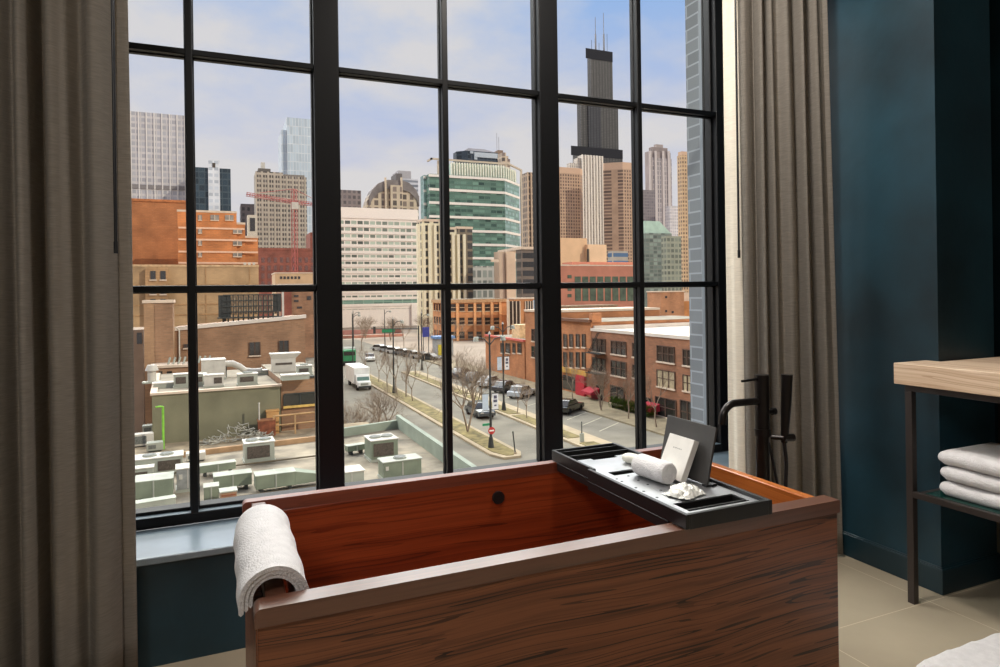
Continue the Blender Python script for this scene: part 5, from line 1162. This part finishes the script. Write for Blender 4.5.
# tall narrow house further up
B_, yf3, yn3 = row_building('narrow_brick_house', 'narrow orange brick house just left of the right wide mullion', 526, 551, 0, r2b)
zt3 = 1.2 - 13 * .0 - 3.1
rp(B_, 'walls', MB().box(XR, XR + 18, yn3, yf3, GZ, -1.6), r2b); rp(B_, 'coping', MB().box(XR - .15, XR + 18, yn3 - .1, yf3 + .1, -1.6, -1.3), coping)
for p_, y0_, y1_ in ((532, 329, 341), (532, 346, 357), (538, 330, 342)): row_window(B_, p_, p_ + 2.6, y0_, y1_)
B_, yf4, yn4 = row_building('low_brick_shop', 'low orange brick shop with a red roof edge up the avenue', 486, 525, 0, r2b)
rp(B_, 'walls', MB().box(XR, XR + 18, yn4, yf4, GZ, -6.1), r2b); rp(B_, 'roof_edge', MB().box(XR - .2, XR + .2, yn4, yf4, -6.1, -5.8), M('red_edge', (196, 96, 84), .8)); rp(B_, 'roof', MB().box(XR + .2, XR + 18, yn4, yf4, -6.1, -6.0), roof_gravel); rp(B_, 'stair_box', MB().box(XR + 2, XR + 4.5, yn4 + 6, yn4 + 9, -6.0, -3.9), M('stair_tan', (210, 180, 140), .9))
for p_, w_ in ((501, 3), (506, 4), (513, 2.4), (518, 3.4)): row_window(B_, p_, p_ + w_, 343, 353)
# brown block behind the row roof, with pale stepped wall
B = Bld('stepped_brick_block', 'plain brown brick block stepping up behind the white roof in the last light', 645, 712, 108, dep=5)
xl, xr, zt = B.block('low_wing', 645, 660.5, 297.5, ebr, dep=12, trim='coping', pm=coping, tz=.3); xl, xr, zt = B.block('high_wing', 660.5, 684, 292, brick('brown_wing_brick', (186, 130, 92), (176, 130, 98), 2, var=.1), y0=-.3, dep=12, trim='coping', pm=coping, tz=.25)
B.block('low_wing', 684, 712, 301, brick('amber_wing_brick', (194, 128, 72), (182, 124, 78), 2, var=.1), y0=.2, dep=12); B.block('pale_corner', 684, 690, 292.5, coping, y0=3, dep=8)
for a_, y_ in ((654, 311), (666, 297), (666, 311), (672.5, 312)): x0_, z0_ = B.xz(a_ - .9, y_ + 1.2, -.3); x1_, z1_ = B.xz(a_ + 1, y_ - 1, -.3); B.part('window', MB().box(x0_, x1_, -.38, 0, z0_, z1_), win_dark)
# arcaded low block between
B = Bld('arcaded_block', 'low brown block with a row of little arches below the salmon building', 556, 617, 128, dep=5)
xl, xr, zt = B.block('walls', 556, 617, 307, brick('arcade_brick', (164, 110, 80), (156, 110, 84), 3, var=.1), dep=14, trim='cornice', pm=M('arcade_cornice', (140, 120, 98), .9), tz=.4)
for k in range(9): x0_, z0_ = B.xz(562 + 6 * k, 317); x1_, z1_ = B.xz(564.2 + 6 * k, 312.5); B.part('arch', MB().box(x0_, x1_, -.1, .05, z0_, z1_), coping)
B = Bld('pale_roof_sheds', 'pale flat roofed sheds behind the orange shop house', 556, 645, 100)
B.block('low_shed', 556, 606, 318.5, M('shed_pale', (206, 192, 174), .9, 0, .06, .3), dep=20); B.block('green_shed', 604, 645, 314.5, M('shed_green', (150, 156, 136), .9, 0, .06, .3), y0=4, dep=12, trim='coping', pm=roof_white, tz=.3)
# expressway wall and far kerbside
gstruct('wall_expressway', MB().box(12, 56, 214, 214.6, GZ, GZ + 1.5), M('red_barrier', (172, 122, 112), .9, 0, .1, .3), 'low red brown wall along the expressway')
gstruct('wall_bridge', MB().box(12, 52, 196, 196.5, GZ, GZ + .8), M('red_barrier_pale', (190, 136, 118), .9, 0, .1, .3), 'paler red parapet along the cross street')

# ---- bare trees
def tree_mesh(seed, h=6.0, spread=.55, multi=1):
    r = random.Random(seed); trunk, tw_ = MB(), MB()
    def grow(p, d, l, rad, lev):
        q = p + d * l; mid = p + d * l * .5 + Vector((r.uniform(-1, 1), r.uniform(-1, 1), 0)) * l * .04
        (trunk if lev < 2 else tw_).tube([p, mid, q], [rad, rad * .85, rad * .7], 5 if lev < 2 else 3, cap=False)
        if lev >= 6: return
        for k in range(r.choice((3, 3, 4)) if lev < 3 else r.choice((2, 3)) if lev < 5 else 2):
            a = r.uniform(.25, .75) * spread / .55; az = r.uniform(0, 6.28)
            o = d.orthogonal().normalized(); b_ = d.cross(o)
            nd = (d * math.cos(a) + (o * math.cos(az) + b_ * math.sin(az)) * math.sin(a) + Vector((0, 0, .18))).normalized()
            grow(p + d * l * r.uniform(.6, 1), nd, l * r.uniform(.62, .82), rad * .58, lev + 1)
    for m_ in range(multi):
        a = r.uniform(0, 6.28); s = .28 if multi > 1 else .03
        grow(Vector((0, 0, 0)), Vector((math.cos(a) * s, math.sin(a) * s, 1)).normalized(), h * .31, h * .013, 0)
    return trunk, tw_
protos = []
for i, (sd, mu) in enumerate(((1, 1), (2, 1), (3, 3), (5, 4))):
    t_, w2 = tree_mesh(sd, 6, .55 if mu == 1 else .7, mu); protos.append((t_, w2))
tree_me = {}
def put_tree(kind, x_, y_, h, label, group=None):
    t = thing('bare_tree', label, 'tree', (x_, y_, GZ + (.222 if 20 < x_ < 30.2 and y_ < 103 else .162 if 36.3 < x_ < 41.2 else 0)), group, rnd.uniform(0, 6))
    k = h / 5.2
    if kind not in tree_me:
        a = protos[kind][0].build('trunk', bark, t); b_ = protos[kind][1].build('branches', bark, t); tree_me[kind] = (a, b_)
    else:
        for s_o in tree_me[kind]: c = s_o.copy(); COL.objects.link(c); c.parent = t
    t.scale = (k, k, k); return t
med = [(2, 20.9, 54.5, 7.2), (0, 21.3, 62.5, 4.4), (1, 21.0, 73.8, 4.6), (0, 21.2, 77.5, 6.2), (1, 20.9, 81.0, 6.0), (0, 21.0, 86.5, 5.2), (1, 21.2, 93, 4.8), (0, 21, 101, 5)]
for i, (k, x_, y_, h) in enumerate(med): put_tree(k, x_, y_, h, f'{ORD[i]} bare tree from the stop sign end of the grassy median', 'trees on the grassy median')
st2 = [(1, 28.5, 53.5, 3.6), (0, 28.6, 58, 3.8), (1, 28.9, 61.0, 4.0), (0, 28.6, 70.5, 5.2), (1, 28.4, 76.5, 5.4), (0, 28.5, 84, 5.2), (1, 28.3, 92, 5.2), (0, 28.5, 99, 5)]
for i, (k, x_, y_, h) in enumerate(st2): put_tree(k, x_, y_, h, f'{ORD[i]} bare tree from the near end of the narrow planted strip', 'trees on the planted strip')
sw = [(1, 37.6, 48.6, 5.6), (0, 37.6, 53.2, 5.2), (2, 37.7, 58.5, 4.6), (1, 37.6, 64.5, 5)]
for i, (k, x_, y_, h) in enumerate(sw): put_tree(k, x_, y_, h, f'{ORD[i]} bare pavement tree from the viewer in front of the brown shop row', 'trees on the shop pavement')
fg = [(3, 11.6, 45.6, 4.4), (3, 10.2, 51.2, 4.6), (2, 13.2, 55.0, 5.0)]
for i, (k, x_, y_, h) in enumerate(fg): put_tree(k, x_, y_, h, ('spreading bare shrub tree right behind the sage parapet corner', 'spreading bare shrub tree nearest the wide mullion behind the low roof', 'bare tree beyond the low roof, closest to the white truck')[i])
far = [(3, 44, 180, 7), (3, 56, 188, 7), (0, 30, 150, 7), (1, 40, 150, 7), (0, 44, 140, 8), (1, 46, 132, 8), (3, 39, 190, 7)]
for i, (k, x_, y_, h) in enumerate(far): put_tree(k, x_, y_, h, f'{ORD[i]} bare tree, left to right, beyond the parked cars up the avenue', 'trees beyond the parked cars')
hedge = MB()
r = random.Random(9)
for i in range(1600):
    x_, y_, z_ = r.uniform(39.6, 40.5), r.uniform(52.5, 60), r.uniform(.05, 1.1); s = r.uniform(.12, .22); a = r.uniform(0, 6)
    hedge.add([(x_ - s, y_, z_), (x_ + s * math.cos(a), y_ + s * math.sin(a), z_ + s), (x_, y_ + s, z_ - s * .4)], [(0, 1, 2)])
tag(hedge.build('hedge', M('hedge_green', (98, 124, 40), .9, 0, .25, 2), None, (0, 0, GZ + .16)), 'low green hedge along the front of the brown shop row', 'hedge', None, 'stuff')

# ---- street lamps, signs
def lamp(label, x_, y_, h=9.9, arms=2, banner=None, group='street lamps along the avenue'):
    t = thing('street_lamp', label, 'street lamp', (x_, y_, GZ + .18), group)
    MB().cyl(0, 0, 0, .9, .26, 14, .16).build('base', steel_dark, t); MB().cyl(0, 0, .9, h, .11, 12, .07).build('pole', steel_dark, t)
    for s in ((-1, 1) if arms == 2 else (1,)):
        a_ = MB().tube([(0, 0, h - .9), (s * .5, 0, h - .35), (s * 1.1, 0, h - .25)], .05, 6).build('arm', steel_dark, t)
        MB().tube([(s * 1.0, 0, h - .25), (s * 1.2, 0, h - .3), (s * 1.2, 0, h - .55)], [.1, .22, .26], 10).build('lantern', metal_grey, a_)
    MB().cyl(0, 0, h, h + .25, .14, 10, .04).build('finial', metal_white, t)
    if banner:
        b0, b1 = h * banner[0], h * banner[1]
        for s in (-1, 1):
            MB().box(*sorted((s * .14, s * .75)), -.025, .025, b0 - .05, b0).box(*sorted((s * .14, s * .75)), -.025, .025, b1, b1 + .05).build('bracket', steel_dark, t)
            bn = MB().box(*sorted((s * .17, s * .70)), -.012, .012, b0, b1).build('banner', M('white_banner', (226, 224, 226), .8, 0, .03) if s > 0 else M('pale_blue_banner', (196, 206, 218), .8, 0, .03), t)
            if s > 0:
                q = b1 - b0
                MB().box(.27, .60, -.02, -.012, b0 + q * .45, b0 + q * .62).box(.30, .58, -.02, -.012, b0 + q * .68, b0 + q * .88).box(.34, .54, -.02, -.012, b0 + q * .2, b0 + q * .3).build('print', M('banner_ink', (86, 84, 100), .8, 0, .2, 6), bn)
    return t
lamp('nearest street lamp, with two banners, on the median tip by the stop sign', 20.48, 47.8, 9.4, 2, (.335, .475))
lamp('street lamp with two banners on the narrow planted strip', 28.3, 63.2, 9.4, 2, (.47, .62))
for i, (x_, y_) in enumerate(((20.6, 81.3), (21, 112), (24.1, 128), (31.4, 132.5), (31, 104), (20.8, 140))):
    lamp(('street lamp among the trees in the middle of the grassy median', 'street lamp at the far end of the grassy median by the white truck', 'street lamp between the green truck and the parked cars', 'street lamp standing left of the parked cars row', 'street lamp at the end of the planted strip before the parked cars', 'farthest street lamp beyond the green truck')[i], x_, y_, 9.6, 1)
sg = thing('do_not_enter_sign', 'round red no entry sign with a white bar on the nearest street lamp', 'road sign', (20.46, 47.60, GZ + 1.65))
MB().tube([(0, -.05, 0), (0, -.02, 0)], .30, 28).build('disc', M('sign_red', (190, 52, 50), .5, 0, .03), sg); MB().box(-.20, .20, -.062, -.05, -.055, .055).build('bar', M('sign_white', (238, 236, 232), .5, 0, 0), sg); MB().box(-.12, .12, -.02, .12, -.05, .05).build('clamp', steel_dark, sg)
sn_ = thing('street_name_sign', 'green street name plate left of the nearest street lamp', 'road sign', (20.36, 47.75, GZ + 2.15)); MB().box(-.62, -.02, -.02, .02, -.10, .10).build('plate', M('sign_green', (44, 140, 96), .5, 0, .03), sn_); MB().box(-.03, .03, -.05, .03, -.05, .05).build('clamp', steel_dark, sn_)
po = thing('bollard_post', 'thin leaning delineator post on the grassy median tip', 'post', (21.5, 45.2, GZ + .2)); MB().tube([(0, 0, 0), (-.18, 0, 1.75)], .05, 8).build('post', steel_dark, po); MB().cyl(0, 0, 0, .08, .14, 10).build('foot', concrete, po)
po = thing('parking_meter', 'small meter post on the strip beside the bath tray end', 'parking meter', (28.3, 46.4, GZ + .2)); MB().cyl(0, 0, 0, 1.7, .045, 8).build('post', steel_dark, po); MB().box(-.16, .16, -.1, .1, 0, .7).build('box', metal_grey, po)
tl_ = thing('traffic_signal', 'traffic signal arm with a green street plate across the avenue by the warehouse', 'traffic signal', (34.5, 118, GZ))
MB().cyl(0, 0, 0, 7, .13, 10).build('pole', steel_dark, tl_); MB().tube([(0, 0, 6.4), (-9, 0, 6.7)], .09, 8).build('arm', steel_dark, tl_); MB().box(-8.6, -8.2, -.2, .15, 5.8, 7.1).build('signal_head', steel_dark, tl_); MB().box(-7, -4.6, -.05, .05, 5.9, 6.5).build('plate', M('plate_green', (40, 130, 88), .5, 0, .03), tl_)
bl = thing('blue_billboard', 'small deep blue sign board beside the parked cars', 'sign', (38.6, 127, GZ)); MB().box(-.7, .7, -.1, .1, 4.2, 6.2).build('board', M('deep_blue', (52, 58, 138), .6, 0, .05), bl); MB().box(-.6, -.5, -.1, .1, 0, 4.2).box(.5, .6, -.1, .1, 0, 4.2).build('legs', steel_dark, bl)
bl = thing('blue_kiosk', 'grey and blue kiosk left of the orange warehouse', 'kiosk', (43, 128, GZ)); MB().box(-1.8, 1.8, 0, 3, 0, 3.6).build('walls', M('kiosk_grey', (150, 150, 150), .8, 0, .1), bl); MB().box(-2.1, 2.1, -.4, 3.2, 3.6, 4.1).build('roof', M('kiosk_blue', (96, 130, 176), .6), bl); MB().box(-1.5, -.4, -.05, 0, .2, 2.4).build('door', M('kiosk_yellow', (198, 182, 60), .7), bl)

# ---- vehicles
def car(label, x_, y_, rot, colour, l=4.5, w=1.8, h=1.45, group='parked cars up the avenue', name='car'):
    t = thing(name, label, 'car', (x_, y_, GZ), group, rot)
    cm = M('paint_' + '_'.join(map(str, colour)), colour, .25, 0, .02, 2, coat=.5)
    prof = [(-l / 2, .3), (l / 2, .3), (l / 2, .62), (l / 2 - .15, .78), (l * .22, .88), (-l * .36, .9), (-l / 2 + .05, .85), (-l / 2, .6)]
    MB().xprism(prof, -w / 2, w / 2).build('body', cm, t, bevel=.05)
    MB().xprism([(l * .24, .86), (-l * .40, .88), (-l * .30, h - .03), (l * .06, h - .03)], -w / 2 + .12, w / 2 - .12).build('glasshouse', win_dark, t, bevel=.04)
    MB().xprism([(-l * .29, h - .04), (l * .05, h - .04), (l * .04, h), (-l * .28, h)], -w / 2 + .1, w / 2 - .1).build('roof', cm, t, bevel=.02)
    for sx_ in (-l * .31, l * .31):
        for sy in (-w / 2 + .08, w / 2 - .08): MB().tube([(sx_, sy - .1, .32), (sx_, sy + .1, .32)], .32, 14).build('wheel', M_tyre, t)
    MB().box(l / 2 - .02, l / 2 + .02, -w / 2 + .15, -w / 2 + .5, .6, .72).box(l / 2 - .02, l / 2 + .02, w / 2 - .5, w / 2 - .15, .6, .72).build('headlamps', metal_white, t)
    return t
M_tyre = M('tyre_black', (30, 29, 28), .9, 0, .05)
car('black car parked at an angle before the orange shop house', 34.6, 60.2, .62, (46, 50, 48), group=None)
car('dark car driving on the middle carriageway behind the nearest big tree', 25.2, 62.5, -PI / 2, (70, 72, 74), group=None)
car('white car waiting at the junction beside the green truck', 27.0, 126.5, -PI / 2 - .2, (228, 228, 224), group=None)
cols = [((212, 214, 214), 'white'), ((170, 178, 182), 'silver'), ((226, 226, 222), 'white'), ((112, 122, 128), 'slate grey'), ((90, 96, 100), 'dark grey'), ((196, 198, 196), 'pale silver'), ((60, 62, 64), 'black')]
for i, (c, n_) in enumerate(cols): car(f'{n_} parked car, {ORD[i]} from the left in the row up the avenue', 34.0 + .6 * i, 148 - 4.6 * i, -.9, c)
for i, (y_, c, n_) in enumerate(((72, (196, 200, 202), 'silver'), (77, (66, 68, 72), 'black'), (82.5, (222, 222, 220), 'white'), (88, (120, 124, 128), 'grey'), (94, (72, 80, 96), 'navy'))): car(f'{n_} car parked at the shop kerb, {ORD[i]} one beyond the black angled car', 34.6, y_, .62, c, group='cars parked along the shop kerb')
tk = thing('box_truck', 'white box truck driving towards the viewer on the left carriageway', 'truck', (17.9, 90.6, GZ), None, 0); tk.scale = (.86, .95, .78)
tw2 = M('truck_white', (236, 236, 232), .4, 0, .03, 1)
MB().box(-1.25, 1.25, -2.2, 5.0, .95, 3.75).build('cargo_box', tw2, tk, bevel=.04); MB().box(-1.05, 1.05, -4.1, -2.3, .5, 1.5).build('bonnet', tw2, tk, bevel=.12)
MB().add([(-1.1, -3.3, 1.5), (1.1, -3.3, 1.5), (1.1, -2.25, 1.5), (-1.1, -2.25, 1.5), (-1.05, -2.8, 2.6), (1.05, -2.8, 2.6), (1.05, -2.25, 2.6), (-1.05, -2.25, 2.6)], [(0, 1, 5, 4), (1, 2, 6, 5), (2, 3, 7, 6), (3, 0, 4, 7), (4, 5, 6, 7)]).build('cab', tw2, tk, bevel=.04)
MB().add([(-.98, -3.27, 1.62), (.98, -3.27, 1.62), (.94, -2.86, 2.45), (-.94, -2.86, 2.45), (-.98, -3.2, 1.62), (.98, -3.2, 1.62), (.94, -2.8, 2.45), (-.94, -2.8, 2.45)], [(0, 1, 2, 3), (7, 6, 5, 4), (0, 4, 5, 1), (3, 2, 6, 7)]).build('windscreen', M('screen_teal', (96, 124, 116), .1, 0, 0), tk)
MB().box(-1.0, 1.0, -4.2, -4.1, .5, .8).build('bumper', steel_dark, tk); MB().box(-.6, .6, -4.14, -4.1, .9, 1.3).build('grille', metal_grey, tk)
for x_ in (-1.0, 1.0):
    for y_ in (-3.3, 2.6): MB().tube([(x_ - .15, y_, .48), (x_ + .15, y_, .48)], .48, 16).build('wheel', M_tyre, tk)
gt = thing('green_truck', 'green tipper truck on the left carriageway behind the white box truck', 'truck', (22.2, 122.5, GZ), None, -.15)
MB().box(-1.25, 1.25, -1.6, 3.5, 1.1, 3.0).build('tipper_body', M('bin_grey', (120, 122, 112), .7, 0, .1), gt, bevel=.05); MB().box(-1.15, 1.15, -3.5, -1.7, .8, 2.9).build('cab', M('truck_green', (56, 138, 92), .4, 0, .05), gt, bevel=.1); MB().box(-1.0, 1.0, -3.55, -3.5, 1.9, 2.6).build('windscreen', win_dark, gt); MB().box(-1.1, 1.1, -3.6, 3.4, .5, .9).build('chassis', steel_dark, gt)
for x_ in (-1.0, 1.0):
    for y_ in (-2.6, 2.2): MB().tube([(x_ - .15, y_, .48), (x_ + .15, y_, .48)], .48, 16).build('wheel', M_tyre, gt)
